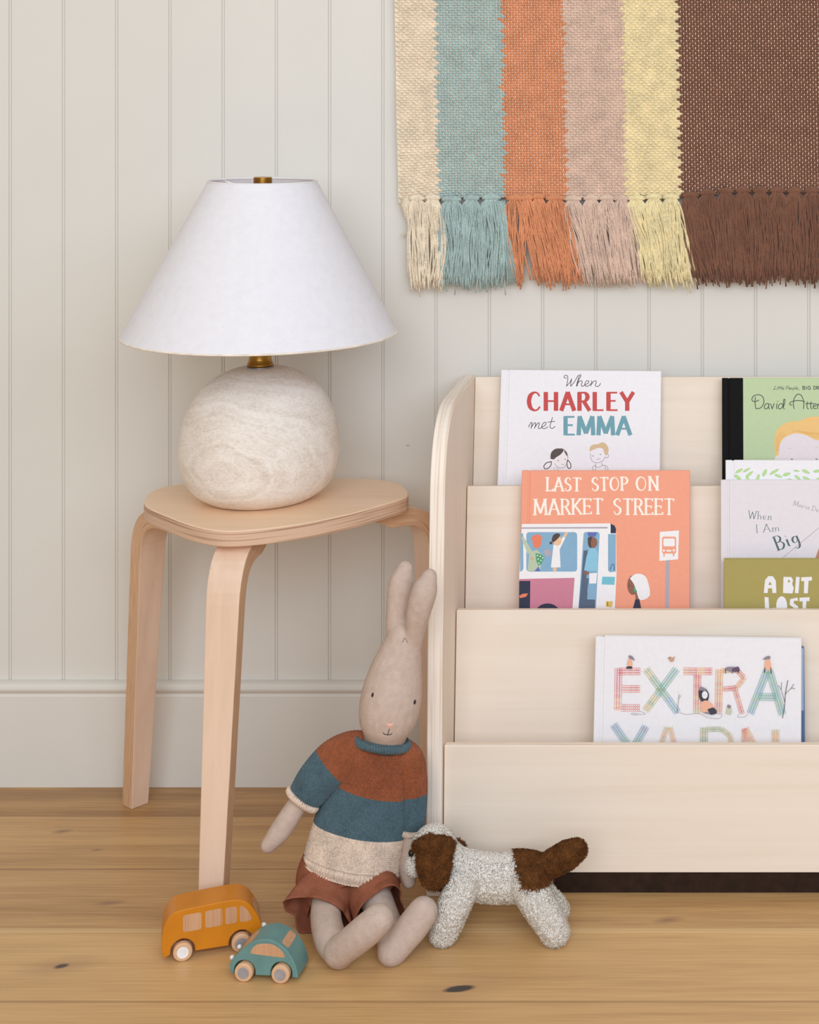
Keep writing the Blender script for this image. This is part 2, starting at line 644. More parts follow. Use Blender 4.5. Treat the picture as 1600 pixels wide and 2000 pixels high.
def bent_leg(foot, top, o, w_top, w_foot, thick, reach):
    """Bent laminated leg: runs flat under the seat, bends down and splays to the foot."""
    o = Vector((o[0], o[1], 0)).normalized()
    t = Vector((-o.y, o.x, 0))
    foot = Vector(foot)
    ztop = SEAT_Z - TH - thick / 2 - 0.0003
    top = Vector((top[0], top[1], ztop))
    R = 0.052
    path = [top - o * (reach), top - o * (R + 0.012), top - o * R]
    down = (foot - top).normalized()
    for a in range(1, 8):
        u = a / 8
        # quadratic bend
        p0, p1, p2 = top - o * R, top, top + down * R
        path.append(p0 * (1 - u) ** 2 + p1 * 2 * u * (1 - u) + p2 * u * u)
    for a in range(0, 9):
        path.append(top + down * R + (foot - top - down * R) * (a / 8))
    n = len(path)
    lens = [0]
    for i in range(1, n):
        lens.append(lens[-1] + (path[i] - path[i - 1]).length)
    me_v, me_f, mi, uvs = [], [], [], []
    for i in range(n):
        tg = (path[min(i + 1, n - 1)] - path[max(i - 1, 0)]).normalized()
        nrm = t.cross(tg).normalized()
        if nrm.dot(o) < 0 and abs(tg.z) > 0.5:
            nrm = -nrm
        if abs(tg.z) <= 0.5 and nrm.z < 0:
            nrm = -nrm
        if i == n - 1:
            nrm = o.copy()
        s = lens[i] / lens[-1]
        w = w_top + (w_foot - w_top) * max(0, (s - 0.15) / 0.85)
        cut = 0.85 * thick if i == 0 else 0.0          # the inner end is planed to a thin wedge under the seat
        for (a, b) in ((-1, -1), (1, -1), (1, 1), (-1, 1)):
            me_v.append(path[i] + t * (w / 2 * a) + nrm * (thick / 2 * b + (cut if b < 0 else 0)))
    mbl = MB()
    faces, mats = [], []
    for i in range(n - 1):
        for q in range(4):
            q2 = (q + 1) % 4
            faces.append((i * 4 + q, i * 4 + q2, (i + 1) * 4 + q2, (i + 1) * 4 + q))
            mats.append(0 if q in (0, 2) else 1)
    faces.append((3, 2, 1, 0))
    mats.append(1)
    e = (n - 1) * 4
    faces.append((e, e + 1, e + 2, e + 3))
    mats.append(0)
    off = world_loc(stool)
    me = bpy.data.meshes.new('leg')
    me.from_pydata([tuple(v - off) for v in me_v], [], faces)
    me.materials.append(LEGW)
    me.materials.append(LEG_EDGE)
    me.polygons.foreach_set('material_index', mats)
    uv = me.uv_layers.new(name='UVMap')
    for p in me.polygons:
        for li in p.loop_indices:
            vi = me.loops[li].vertex_index
            ring, q = divmod(vi, 4)
            uv.data[li].uv = (0.0 if q in (0, 1) else 1.0, lens[ring] * 20)
    bm = bmesh.new()
    bm.from_mesh(me)
    bmesh.ops.recalc_face_normals(bm, faces=bm.faces)
    bm.to_mesh(me)
    bm.free()
    return link('leg', me, stool, bevel=0.0012, segs=2, angle=40)


bent_leg((-0.779, -0.066, 0), (-0.738, -0.128), (-0.77, 0.64), 0.040, 0.026, 0.0235, 0.12)
bent_leg((-0.581, -0.372, 0), (-0.5715, -0.345), (-0.05, -1), 0.043, 0.0285, 0.0235, 0.13)
bent_leg((-0.366, -0.098, 0), (-0.371, -0.118), (0.75, 0.66), 0.040, 0.026, 0.0225, 0.105)

# ------------------------------------------------------------------ lamp
LD = 2.110
LX, LY = (508 - CX) * LD / FPX, LD - DW
lamp = thing('table_lamp', 'table lamp with a white cone shade and round bleached wood base, standing on the stool', 'lamp', (LX, LY, SEAT_Z))
mb = MB()
pr = [(0.0005, 0), (0.045, 0.0), (0.058, 0.0004), (0.070, 0.0035), (0.088, 0.0155), (0.0975, 0.030), (0.1025, 0.046), (0.1045, 0.0625), (0.103, 0.083), (0.0968, 0.110),
      (0.082, 0.137), (0.060, 0.156), (0.036, 0.167), (0.018, 0.1695), (0.0005, 0.1697)]
prs = smooth_path(pr, 4)
mb.lathe([(max(0.0003, p[0] * 0.962), p[1]) for p in prs], 96)
o = mb.build('base', BLEACH, lamp, local=True, smooth=True)
mb = MB()
mb.lathe([(0.002, 0.1692), (0.0172, 0.1692), (0.0176, 0.1702), (0.0172, 0.1712), (0.002, 0.1712)], 48)
mb.build('washer', STEEL, lamp, local=True, smooth=False, bevel=0.0003)
mb = MB()
np_ = smooth_path([(0.0162, 0.1713), (0.0166, 0.1735), (0.0152, 0.1765), (0.0140, 0.181), (0.0136, 0.190), (0.0136, 0.203)], 4)
mb.lathe([(0.003, 0.1713)] + [tuple(p) for p in np_] + [(0.012, 0.2045), (0.012, 0.235), (0.003, 0.236)], 48)
mb.build('neck', BRASS, lamp, local=True, smooth=True)
# harp wire inside the shade
mb = MB()
hp = []
for a in range(25):
    u = math.pi * a / 24
    hp.append((0.045 * math.cos(u) * (1.0 if a not in (0, 24) else 0.3), 0, 0.225 + 0.175 * math.sin(u)))
mb.tube(hp, 0.0015, 6)
mb.build('harp', BRASS, lamp, local=True, smooth=True)
# bulb
mb = MB()
mb.lathe([(0.002, 0.236), (0.012, 0.237), (0.013, 0.25), (0.022, 0.275), (0.029, 0.298), (0.026, 0.318), (0.014, 0.33), (0.001, 0.333)], 32)
mb.build('bulb', plain('frosted_bulb', (240, 236, 228), 0.4), lamp, local=True, smooth=True)
zb, zt, rb, rt = 0.213, 0.409, 0.1726, 0.0682
tilt = Matrix.Rotation(math.radians(0.6), 3, 'Y')


def tilt_mb(m):
    c = Vector((0, 0, zb))
    m.v = [tuple(c + Vector((0.0015, 0, 0)) + tilt @ (Vector(v) - c)) for v in m.v]
    return m


mb = MB()
T2 = 0.0016
profs = []
for i in range(9):
    u = i / 8
    profs.append((rb + (rt - rb) * u, zb + (zt - zb) * u))
for i in range(9):
    u = 1 - i / 8
    profs.append((rb + (rt - rb) * u - T2, zb + (zt - zb) * u))
mb.lathe(profs, 128, closed=True)
shade = tilt_mb(mb).build('lamp_shade', SHADE, lamp, local=True, smooth=True)
es = shade.modifiers.new('edges', 'EDGE_SPLIT')
es.split_angle = math.radians(50)
for (nm, r, z, rr) in (('bottom_trim', rb - 0.0006, zb + 0.0004, 0.0015), ('top_trim', rt - 0.0008, zt - 0.0002, 0.0015)):
    mb = MB()
    ring = [(r + rr * math.cos(a), z + rr * math.sin(a)) for a in [2 * math.pi * i / 8 for i in range(8)]]
    mb.lathe(ring, 128, closed=True)
    tilt_mb(mb).build(nm, SHADE_TRIM if nm == 'bottom_trim' else SHADE, shade, local=True, smooth=True)
mb = MB()
for a in range(3):
    an = math.radians(120 * a + 30)
    mb.tube([(0, 0, zt - 0.011), (0.03 * math.cos(an), 0.03 * math.sin(an), zt - 0.010), ((rt - 0.001) * math.cos(an), (rt - 0.001) * math.sin(an), zt - 0.003)], 0.0013, 6)
mb.lathe([(0.001, zt - 0.013), (0.013, zt - 0.013), (0.013, zt - 0.0105), (0.001, zt - 0.0105)], 24)
tilt_mb(mb).build('spider', plain('white_metal', (236, 234, 230), 0.4), shade, local=True)
mb = MB()
mb.lathe([(0.001, zt - 0.0104), (0.0115, zt - 0.0104), (0.0117, zt - 0.009), (0.0117, zt + 0.0045), (0.0112, zt + 0.0052), (0.001, zt + 0.0052)], 48)
tilt_mb(mb).build('finial', BRASS, lamp, local=True, bevel=0.0003)

# ------------------------------------------------------------------ bookshelf
SX0, SX1 = -0.339, 0.47          # outer faces of the two side panels
PT = 0.0185
shelf = thing('bookshelf', 'pale birch plywood bookshelf with stepped front-facing tiers, right of the rabbit', 'bookshelf', ((SX0 + SX1) / 2, -0.16, 0))
side_prof = [(-0.0195, 0.0), (-0.320, 0.0), (-0.3185, 0.08), (-0.311, 0.276), (-0.302, 0.36), (-0.293, 0.47), (-0.287, 0.505), (-0.274, 0.535), (-0.252, 0.558), (-0.222, 0.572),
             (-0.192, 0.5765), (-0.0195, 0.5765)]
sps = smooth_path([(y, z, 0) for y, z in side_prof[1:11]], 4)
poly = [side_prof[0]] + [(p[0], p[1]) for p in sps] + [side_prof[-1]]
for x in (SX0, SX1 - PT):
    mb = MB()
    mb.prism([Vector((x, y, z)) for y, z in poly], (PT, 0, 0), 0, 1)
    mb.build('side_panel', [BIRCHV, BIRCH_EDGE], shelf, bevel=0.0012, segs=2)
IX0, IX1 = SX0 + PT + 0.0005, SX1 - PT - 0.0005
TP = 0.0118


def tier_panel(name, yt, zt_, yb, zb_, x_in):
    """A slanted board; (yt, zt_) top front edge, (yb, zb_) bottom front edge."""
    mbp = MB()
    d = Vector((0, yt - yb, zt_ - zb_)).normalized()
    n = Vector((0, d.z, -d.y))
    a = [Vector((IX0 + x_in, yb, zb_)), Vector((IX1 - x_in, yb, zb_)), Vector((IX1 - x_in, yt, zt_)), Vector((IX0 + x_in, yt, zt_))]
    bb = [p + n * TP for p in a]
    mbp.add(a + bb, [(0, 1, 2, 3), (7, 6, 5, 4)], 0)
    mbp.add(a + bb, [(3, 2, 6, 7), (0, 4, 5, 1), (1, 5, 6, 2), (0, 3, 7, 4)], 1)
    # weld
    me = bpy.data.meshes.new(name)
    off = world_loc(shelf)
    vs = [tuple(p - off) for p in a + bb]
    me.from_pydata(vs, [], [(0, 1, 2, 3), (7, 6, 5, 4), (3, 2, 6, 7), (0, 4, 5, 1), (1, 5, 6, 2), (0, 3, 7, 4)])
    me.materials.append(BIRCH)
    me.materials.append(BIRCH_EDGE_Y)
    me.polygons.foreach_set('material_index', [0, 0, 1, 1, 1, 1])
    bm = bmesh.new()
    bm.from_mesh(me)
    bmesh.ops.recalc_face_normals(bm, faces=bm.faces)
    bm.to_mesh(me)
    bm.free()
    return link(name, me, shelf, bevel=0.0011, segs=2)


tier_panel('front_panel', -0.305, 0.177, -0.3125, 0.0255, 0.0006)
tier_panel('tier_panel', -0.207, 0.310, -0.2335, 0.062, 0.0006)
tier_panel('tier_panel', -0.113, 0.445, -0.142, 0.212, 0.0006)
tier_panel('back_panel', -0.0335, 0.5765, -0.0685, 0.35, 0.0)
mb = MB()
mb.box((IX0, -0.297, 0.0405), (IX1, -0.236, 0.0515))
mb.build('bottom_shelf', BIRCH, shelf, bevel=0.0008)
mb = MB()
mb.box((IX0, -0.2068, 0.1865), (IX1, -0.144, 0.1975))
mb.build('middle_shelf', BIRCH, shelf, bevel=0.0008)
mb = MB()
mb.box((IX0, -0.113, 0.334), (IX1, -0.071, 0.345))
mb.build('upper_shelf', BIRCH, shelf, bevel=0.0008)
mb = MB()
mb.box((IX0, -0.3105, 0.0004), (IX1, -0.3, 0.0248))  # dark board added in place of the deep shade under the shelf
mb.build('shade_strip', plain('painted_shade', (50, 36, 28), 0.8, 0.1, 0.15), shelf)['label'] = 'dark strip standing in for shade under the shelf'
mb = MB()
mb.box((IX0, -0.035, 0.02), (IX1, -0.0255, 0.33))
mb.build('rear_brace', BIRCH, shelf, bevel=0.0008)

# ------------------------------------------------------------------ lettering: pen strokes on a book cover
GLY = {   # glyph: (advance, strokes); y 0..1 from baseline to cap height; strokes run the way a pen would
    'A': (.66, [[(.33, 1), (.0, 0)], [(.33, 1), (.66, 0)], [(.12, .34), (.54, .34)]]),
    'B': (.56, [[(.07, 1), (.07, 0)], [(.07, .98), (.33, .97), (.45, .77), (.33, .56), (.07, .54)], [(.07, .54), (.38, .52), (.54, .28), (.38, .03), (.07, .02)]]),
    'C': (.64, [[(.58, .80), (.48, .95), (.32, .99), (.13, .84), (.05, .5), (.13, .16), (.32, .01), (.48, .05), (.60, .20)]]),
    'D': (.64, [[(.07, 1), (.07, 0)], [(.07, .98), (.36, .95), (.58, .72), (.62, .5), (.58, .28), (.36, .05), (.07, .02)]]),
    'E': (.52, [[(.07, 1), (.07, 0)], [(.07, .98), (.5, .98)], [(.07, .53), (.42, .53)], [(.07, .02), (.52, .02)]]),
    'G': (.68, [[(.60, .80), (.50, .95), (.34, .99), (.14, .84), (.06, .5), (.14, .16), (.34, .01), (.52, .06), (.62, .2)], [(.62, .42), (.62, .08)], [(.40, .43), (.64, .43)]]),
    'H': (.66, [[(.07, 1), (.07, 0)], [(.59, 1), (.59, 0)], [(.07, .52), (.59, .52)]]),
    'I': (.22, [[(.11, 1), (.11, 0)]]),
    'K': (.60, [[(.07, 1), (.07, 0)], [(.55, 1), (.1, .45)], [(.2, .56), (.6, 0)]]),
    'L': (.50, [[(.07, 1), (.07, 0)], [(.07, .02), (.50, .02)]]),
    'M': (.84, [[(.1, 1), (.05, 0)], [(.1, 1), (.42, .1)], [(.74, 1), (.42, .1)], [(.74, 1), (.79, 0)]]),
    'N': (.68, [[(.08, 1), (.08, 0)], [(.08, 1), (.60, 0)], [(.60, 1), (.60, 0)]]),
    'O': (.74, [[(.37, .99), (.16, .86), (.06, .5), (.16, .14), (.37, .01), (.58, .14), (.68, .5), (.58, .86), (.37, .99)]]),
    'P': (.54, [[(.07, 1), (.07, 0)], [(.07, .98), (.36, .96), (.50, .74), (.36, .49), (.07, .46)]]),
    'R': (.58, [[(.07, 1), (.07, 0)], [(.07, .98), (.36, .96), (.48, .75), (.36, .53), (.07, .5)], [(.28, .52), (.58, 0)]]),
    'S': (.52, [[(.46, .82), (.38, .96), (.24, .99), (.08, .84), (.10, .64), (.26, .52), (.44, .38), (.46, .17), (.30, .01), (.14, .04), (.04, .2)]]),
    'T': (.60, [[(.30, 1), (.30, 0)], [(.0, .98), (.60, .98)]]),
    'X': (.66, [[(.03, 1), (.63, 0)], [(.63, 1), (.03, 0)]]),
    'Y': (.62, [[(.0, 1), (.31, .46)], [(.62, 1), (.31, .46)], [(.31, .46), (.31, 0)]]),
    'W': (.92, [[(.0, 1), (.22, 0)], [(.46, .9), (.22, 0)], [(.46, .9), (.68, 0)], [(.92, 1), (.68, 0)]]),
    'a': (.48, [[(.40, .42), (.28, .5), (.13, .45), (.05, .24), (.12, .03), (.26, .02), (.40, .2)], [(.41, .49), (.41, .08), (.48, .01)]]),
    'd': (.50, [[(.40, .42), (.28, .5), (.13, .45), (.05, .24), (.12, .03), (.26, .02), (.40, .2)], [(.42, 1.0), (.41, .08), (.48, .01)]]),
    'e': (.45, [[(.06, .27), (.38, .29)], [(.38, .29), (.34, .45), (.22, .5), (.10, .42), (.06, .24), (.14, .04), (.26, .0), (.42, .12)]]),
    'g': (.48, [[(.40, .42), (.28, .5), (.13, .45), (.06, .28), (.13, .1), (.26, .1), (.40, .28)], [(.41, .49), (.42, -.1), (.32, -.3), (.16, -.32), (.06, -.2)]]),
    'h': (.50, [[(.08, 1), (.08, 0)], [(.08, .3), (.2, .47), (.33, .48), (.41, .34), (.41, .06), (.48, .01)]]),
    'i': (.22, [[(.1, .5), (.1, .06), (.17, .01)], [(.1, .69), (.1, .76)]]),
    'l': (.22, [[(.1, 1), (.1, .06), (.17, .01)]]),
    'm': (.74, [[(.08, .5), (.08, 0)], [(.08, .3), (.18, .47), (.28, .48), (.35, .34), (.35, 0)], [(.35, .3), (.46, .47), (.56, .48), (.63, .34), (.63, .06), (.70, .01)]]),
    'n': (.50, [[(.08, .5), (.08, 0)], [(.08, .3), (.2, .47), (.32, .48), (.40, .34), (.40, .06), (.48, .01)]]),
    'o': (.48, [[(.24, .5), (.10, .42), (.05, .25), (.10, .07), (.24, .0), (.38, .07), (.43, .25), (.38, .42), (.24, .5)]]),
    'p': (.50, [[(.08, .5), (.08, -.36)], [(.08, .36), (.2, .49), (.34, .46), (.42, .26), (.34, .05), (.22, .01), (.08, .12)]]),
    'r': (.36, [[(.08, .5), (.08, 0)], [(.08, .28), (.18, .46), (.27, .5), (.35, .45)]]),
    't': (.36, [[(.15, .82), (.15, .1), (.22, .01), (.34, .07)], [(.02, .52), (.32, .52)]]),
    'v': (.42, [[(.02, .5), (.2, .0)], [(.38, .5), (.2, .0)]]),
    ',': (.2, [[(.1, .06), (.05, -.14)]]),
    ' ': (.34, []),
}


class Cover:
    """A book's own frame and flat marks printed on its front board."""
    def __init__(self, root, mat):
        self.root, self.m, self.inv = root, mat, mat.inverted()
        self.p0 = mat.translation.copy()
        self.nrm = (mat.to_3x3() @ Vector((0, 0, 1))).normalized()
        self.lift = 0.00006

    def loc(self, px, py):
        d = ray(px, py)
        t = (self.p0 - CAMP).dot(self.nrm) / d.dot(self.nrm)
        q = self.inv @ (CAMP + d * t)
        return q.x, q.y


class Print:
    """Printed marks: a flat mesh lying on the cover."""
    def __init__(self, cover):
        self.c, self.mb, self.mats = cover, MB(), []

    def mi(self, mat):
        if mat not in self.mats:
            self.mats.append(mat)
        return self.mats.index(mat)

    def poly(self, pts, mat, smooth=0):
        if smooth:
            pts = [tuple(p) for p in smooth_path(list(pts) + [pts[0]], smooth)[:-1]]
        self.c.lift += 0.0000025
        vs = [(*self.c.loc(x, y), self.c.lift) for x, y in pts]
        a = sum(vs[i][0] * vs[(i + 1) % len(vs)][1] - vs[(i + 1) % len(vs)][0] * vs[i][1] for i in range(len(vs)))
        if a < 0:
            vs.reverse()
        self.mb.add(vs, [tuple(range(len(vs)))], self.mi(mat))

    def ellipse(self, cx, cy, rx, ry, mat, rot=0.0, n=20, a0=0, a1=360):
        r = math.radians(rot)
        pts = []
        for i in range(n):
            a = math.radians(a0 + (a1 - a0) * i / (n if a1 - a0 >= 360 else n - 1))
            x, y = rx * math.cos(a), -ry * math.sin(a)
            pts.append((cx + x * math.cos(r) - y * math.sin(r), cy + x * math.sin(r) + y * math.cos(r)))
        self.poly(pts, mat)

    def rect(self, x0, y0, x1, y1, mat, r=0.0):
        if r <= 0:
            return self.poly([(x0, y0), (x1, y0), (x1, y1), (x0, y1)], mat)
        pts = []
        for (cx, cy, a) in ((x1 - r, y0 + r, 0), (x0 + r, y0 + r, 90), (x0 + r, y1 - r, 180), (x1 - r, y1 - r, 270)):
            for q in range(5):
                u = math.radians(a + q * 22.5)
                pts.append((cx + r * math.cos(u), cy - r * math.sin(u)))
        self.poly(pts, mat)

    def stroke(self, pts, w, mat, smooth=0, thin=None, ext=0.35):
        """w: stroke width in photo pixels; thin: width of strokes that do not run downwards."""
        P = [np.array(p, float) for p in pts]
        if smooth and len(P) > 2:
            P = smooth_path(pts, smooth)
        P = [np.array(p, float) for p in P]
        n = len(P)
        L, R = [], []
        for i in range(n):
            t = P[min(i + 1, n - 1)] - P[max(i - 1, 0)]
            ln = np.linalg.norm(t)
            if ln < 1e-9:
                t, ln = np.array([0.0, 1.0]), 1
            t = t / ln
            ww = w
            if thin is not None:
                ww = thin + (w - thin) * min(1.0, max(0.0, t[1]) ** 1.5 * 1.05)
            nn = np.array([-t[1], t[0]])
            q = P[i].copy()
            if i == 0:
                q -= t * w * ext
            if i == n - 1:
                q += t * w * ext
            L.append(q + nn * ww / 2)
            R.append(q - nn * ww / 2)
        self.c.lift += 0.0000012
        vs = [(*self.c.loc(*p), self.c.lift) for p in L] + [(*self.c.loc(*p), self.c.lift) for p in R]
        self.mb.add(vs, [(i, i + 1, n + i + 1, n + i) for i in range(n - 1)], self.mi(mat))

    def text(self, s, x0, y0, x1, y1, h, mat, w, thin=None, serif=0.0, slant=0.0, gap=0.14, heights=None):
        """Baseline runs from (x0, y0) to (x1, y1) in photo pixels, capitals h pixels tall."""
        adv = sum(GLY[c][0] + (gap if c != ' ' else 0) for c in s) - gap
        dx, dy = x1 - x0, y1 - y0
        ln = math.hypot(dx, dy)
        ux, uy = dx / ln, dy / ln
        k = ln / adv
        cur = 0.0
        for ci, ch in enumerate(s):
            a, st = GLY[ch]
            hh = h * (heights[ci] if heights else 1.0)
            for q in st:
                pts = []
                for (gx, gy) in q:
                    X = (cur + gx) * k + gy * hh * slant
                    Y = gy * hh
                    pts.append((x0 + ux * X + uy * Y, y0 + uy * X - ux * Y))
                self.stroke(pts, w, mat, 5 if len(pts) >= 4 else 0, thin, 0.12 if serif else (0.3 if w < 5 else 0.08))
                if serif:
                    for e, e2 in ((0, 1), (-1, -2)):
                        if len(q) == 2 and abs(q[e][1] - q[e2][1]) > 0.35 and (q[e][1] > .93 or q[e][1] < .07):
                            p = pts[e]
                            self.stroke([(p[0] - ux * serif, p[1] - uy * serif), (p[0] + ux * serif, p[1] + uy * serif)], thin or w * 0.4, mat)
                        elif len(q) == 2 and abs(q[e][1] - q[e2][1]) < 0.1 and q[e][0] > q[e2][0] and abs(q[e][0] - q[e2][0]) > .3 and ch in 'ELTFZ':
                            p = pts[e]
                            sg = 1 if q[e][1] > .5 else -1
                            self.stroke([p, (p[0] - uy * serif * sg, p[1] + ux * serif * sg)], (thin or w * .4) * 1.4, mat)
            cur += a + (gap if ch != ' ' else 0)

    def build(self, name, label=None):
        o = self.mb.build(name, self.mats, self.c.root, local=True, fix=False)
        if label:
            o['label'] = label
        return o


def ink(name, c, rough=0.55):
    return plain(name, c, rough, 0.3, 0.008, 150)


PAPER = plain('page_paper', (244, 240, 230), 0.85, 0.2, 0.02, 200)
BOOKS = 'picture books standing in the bookshelf'


def book(label, tl, tr, d, lean, roll, height, thick, cover, spine=None, spine_w=0.011, hinge=True, paperback=False):
    """tl, tr: photo pixels of the front cover's top corners at depth d; lean in degrees, top towards the wall."""
    a, b = W(*tl, d), W(*tr, d)
    wdt = b.x - a.x
    th = math.radians(lean)
    X = Vector((1, 0, 0))
    Y = Vector((0, math.sin(th), math.cos(th)))
    Z = Vector((0, -math.cos(th), math.sin(th)))
    m = Matrix((X, Y, Z)).transposed().to_4x4()
    r = Matrix.Rotation(math.radians(-roll), 4, 'Z')
    m = m @ r
    org = a - (m.to_3x3() @ Vector((0, height, 0)))
    m.translation = org
    root = thing('picture_book', label, 'book', org, 0, BOOKS)
    root.rotation_euler = m.to_euler()
    bd = 0.0026
    g = 0.0065
    mbk = MB()
    if paperback:
        mbk.box((0, 0, -0.0016), (wdt, height, 0))
        mbk.box((0, 0, -thick), (wdt, height, -thick + 0.0016))
        mbk.box((0, 0, -thick + 0.001), (0.0016, height, -0.001))
        mbk.build('cover', cover, root, local=True, bevel=0.0006)
    else:
        mbk.box((spine_w, 0, -bd), (wdt, height, 0))
        mbk.box((spine_w, 0, -thick), (wdt, height, -thick + bd))
        if spine is None:
            mbk.box((spine_w - 0.003, 0.0005, -bd), (spine_w + 0.0008, height - 0.0005, -0.0009))
            mbk.box((0.0, 0, -thick + 0.0004), (spine_w - 0.0022, height, -0.0003))
        mbk.build('cover', cover, root, local=True, bevel=0.0011, segs=2)
        if spine is not None:
            ms = MB()
            ms.box((0.0, 0, -thick + 0.0004), (0.0085, height, 0.0002))
            ms.box((0.008, 0.0004, -bd), (0.0105, height - 0.0004, -0.0006))
            ms.box((0.0101, 0, -bd), (spine_w + 0.0003, height, 0.0003))
            ms.build('spine', spine, root, local=True, bevel=0.0009, segs=2)
    mp = MB()
    mp.box((0.004 if not paperback else 0.0016, 0.003, -thick + bd + 0.0001), (wdt - 0.003, height - 0.003, -bd - 0.0001))
    mp.build('page_block', PAPER, root, local=True)
    return root, Cover(root, m)


INKB = ink('black_ink', (52, 50, 52))
WHITEC = ink('white_cover', (234, 232, 235), 0.4)
# --- white cover, red and teal title
root, cv = book('white picture book with red and teal title above two drawn children, back tier', (979, 722), (1292, 724.5), 2.250, 11.5, 0.5,
                0.236, 0.011, WHITEC)
pr = Print(cv)
RED, TEALI = ink('red_ink', (196, 74, 72)), ink('teal_ink', (108, 160, 172))


def zq(x, y, s=4.4444, ox=960, oy=710):
    return (ox + x / s, oy + y / s)


def hand(pr_, strokes, w, mat, z=zq, thin=None):
    for st in strokes:
        pr_.stroke([z(*p) for p in st], w, mat, 6 if len(st) > 2 else 0, thin)


# "When"
hand(pr, [[(652, 128), (632, 122), (636, 106), (656, 104), (664, 130), (652, 196)], [(652, 196), (680, 165), (698, 132)], [(698, 132), (690, 165), (688, 198)], [(688, 198), (720, 160), (748, 112), (756, 100)],
          [(744, 196), (756, 150), (776, 108), (768, 98), (752, 140), (738, 196)], [(740, 188), (760, 160), (782, 150), (788, 164), (780, 190), (794, 198), (812, 184)],
          [(812, 184), (838, 172), (846, 154), (828, 150), (812, 174), (818, 196), (842, 194), (862, 176)], [(868, 150), (872, 160), (862, 196)], [(864, 186), (886, 158), (906, 150), (910, 166), (902, 190), (916, 200), (936, 192), (948, 172)]], 1.25, INKB)
# "met"
hand(pr, [[(322, 552), (340, 518), (352, 512), (352, 530), (344, 564)], [(346, 556), (366, 524), (382, 514), (384, 530), (374, 564)], [(378, 552), (400, 522), (414, 514), (416, 530), (406, 556), (418, 566), (436, 552)],
          [(436, 552), (462, 540), (476, 518), (462, 510), (442, 530), (440, 556), (460, 566), (490, 550)], [(530, 468), (518, 510), (508, 548), (518, 562), (538, 560), (552, 546)], [(490, 508), (550, 502)]], 1.25, INKB)


def big(pr_, s, x0, x1, yb, h, mat, w, thin, z=zq, gap=.13):
    a, b = z(x0, yb), z(x1, yb)
    pr_.text(s, a[0], a[1], b[0], b[1], h / 4.4444, mat, w, thin, 0, 0, gap)


big(pr, 'CHARLEY', 318, 1232, 408, 158, RED, 8.6, 3.4, gap=.20)
# teal title with slim thin strokes
big(pr, 'EMMA', 632, 1206, 620, 160, TEALI, 8.4, 3.6, gap=.16)
pr.build('title', 'red, teal and black lettering')
pr = Print(cv)
HAIRD, HAIRB, LINE = ink('dark_hair', (86, 76, 70)), ink('blond_hair', (214, 186, 146)), ink('pencil_line', (120, 112, 112))
# two generic pencil-drawn children
pr.ellipse(*zq(610, 838), 12, 14.2, ink('paper_skin', (238, 232, 232)), 0, 24)
hand(pr, [[(560, 745), (620, 740), (656, 776), (664, 830), (650, 880), (615, 906), (575, 898), (548, 868)]], 0.7, LINE)
pr.poly([zq(*p) for p in [(512, 826), (518, 776), (552, 742), (600, 738), (628, 752), (600, 790), (566, 812), (540, 832)]], HAIRD, 3)
pr.poly([zq(*p) for p in [(626, 748), (652, 772), (660, 806), (640, 778)]], HAIRD, 3)
hand(pr, [[(520, 852), (480, 862), (456, 890), (466, 914), (494, 908), (518, 880), (520, 852)], [(662, 838), (684, 862), (690, 896), (676, 912), (660, 896), (656, 862), (662, 838)]], 1.7, HAIRD)
for p in ((580, 842), (640, 832)):
    pr.ellipse(*zq(*p), 1.0, 1.0, INKB)
hand(pr, [[(608, 872), (622, 880), (638, 870)], [(544, 900), (548, 926)], [(566, 906), (584, 926)]], 0.6, LINE)
pr.build('drawn_child')
pr = Print(cv)
hand(pr, [[(862, 780), (866, 830), (890, 856), (930, 860), (968, 842), (990, 808)], [(990, 790), (1012, 788), (1014, 812), (990, 818)]], 0.7, LINE)
pr.poly([zq(*p) for p in [(852, 764), (856, 726), (886, 704), (930, 698), (958, 684), (984, 690), (1014, 726), (1014, 776), (990, 796), (968, 742), (930, 732), (886, 748)]], HAIRB, 3)
for p in ((884, 802), (946, 790)):
    pr.ellipse(*zq(*p), 1.0, 1.0, INKB)
hand(pr, [[(912, 830), (930, 832), (944, 822)], [(908, 866), (904, 892)], [(958, 858), (962, 888)], [(904, 892), (930, 900), (962, 888)], [(880, 930), (880, 898), (904, 880)], [(962, 880), (1004, 892), (1014, 930)],
          [(906, 894), (902, 928)], [(984, 886), (996, 928)]], 0.7, LINE)
pr.build('drawn_child')

# --- orange cover with a bus
ORANGE = ink('orange_cover', (240, 160, 130), 0.5)
root, cv = book('orange picture book with white serif title over a drawn bus', (1019.5, 919), (1348, 918.5), 2.172, 11.0, 0.0, 0.271, 0.011, ORANGE)
z3 = lambda x, y: (1000 + x / 4.3243, 900 + y / 4.3243)
pr = Print(cv)
CREAM = ink('cream_ink', (250, 240, 228))
a, b = z3(292, 254), z3(580, 256)
pr.text('LAST', a[0], a[1], b[0], b[1], 26, CREAM, 4.3, 1.9, 3.0)
a, b = z3(676, 254), z3(982, 248)
pr.text('STOP', a[0], a[1], b[0], b[1], 26, CREAM, 4.3, 1.9, 3.0)
a, b = z3(1048, 252), z3(1240, 248)
pr.text('ON', a[0], a[1], b[0], b[1], 27, CREAM, 4.3, 1.9, 3.0)
a, b = z3(188, 456), z3(766, 448)
pr.text('MARKET', a[0], a[1], b[0], b[1], 30, CREAM, 4.5, 2.0, 3.2)
a, b = z3(858, 454), z3(1366, 454)
pr.text('STREET', a[0], a[1], b[0], b[1], 31, CREAM, 4.5, 2.0, 3.2)
pr.build('title', 'cream serif lettering')
pr = Print(cv)
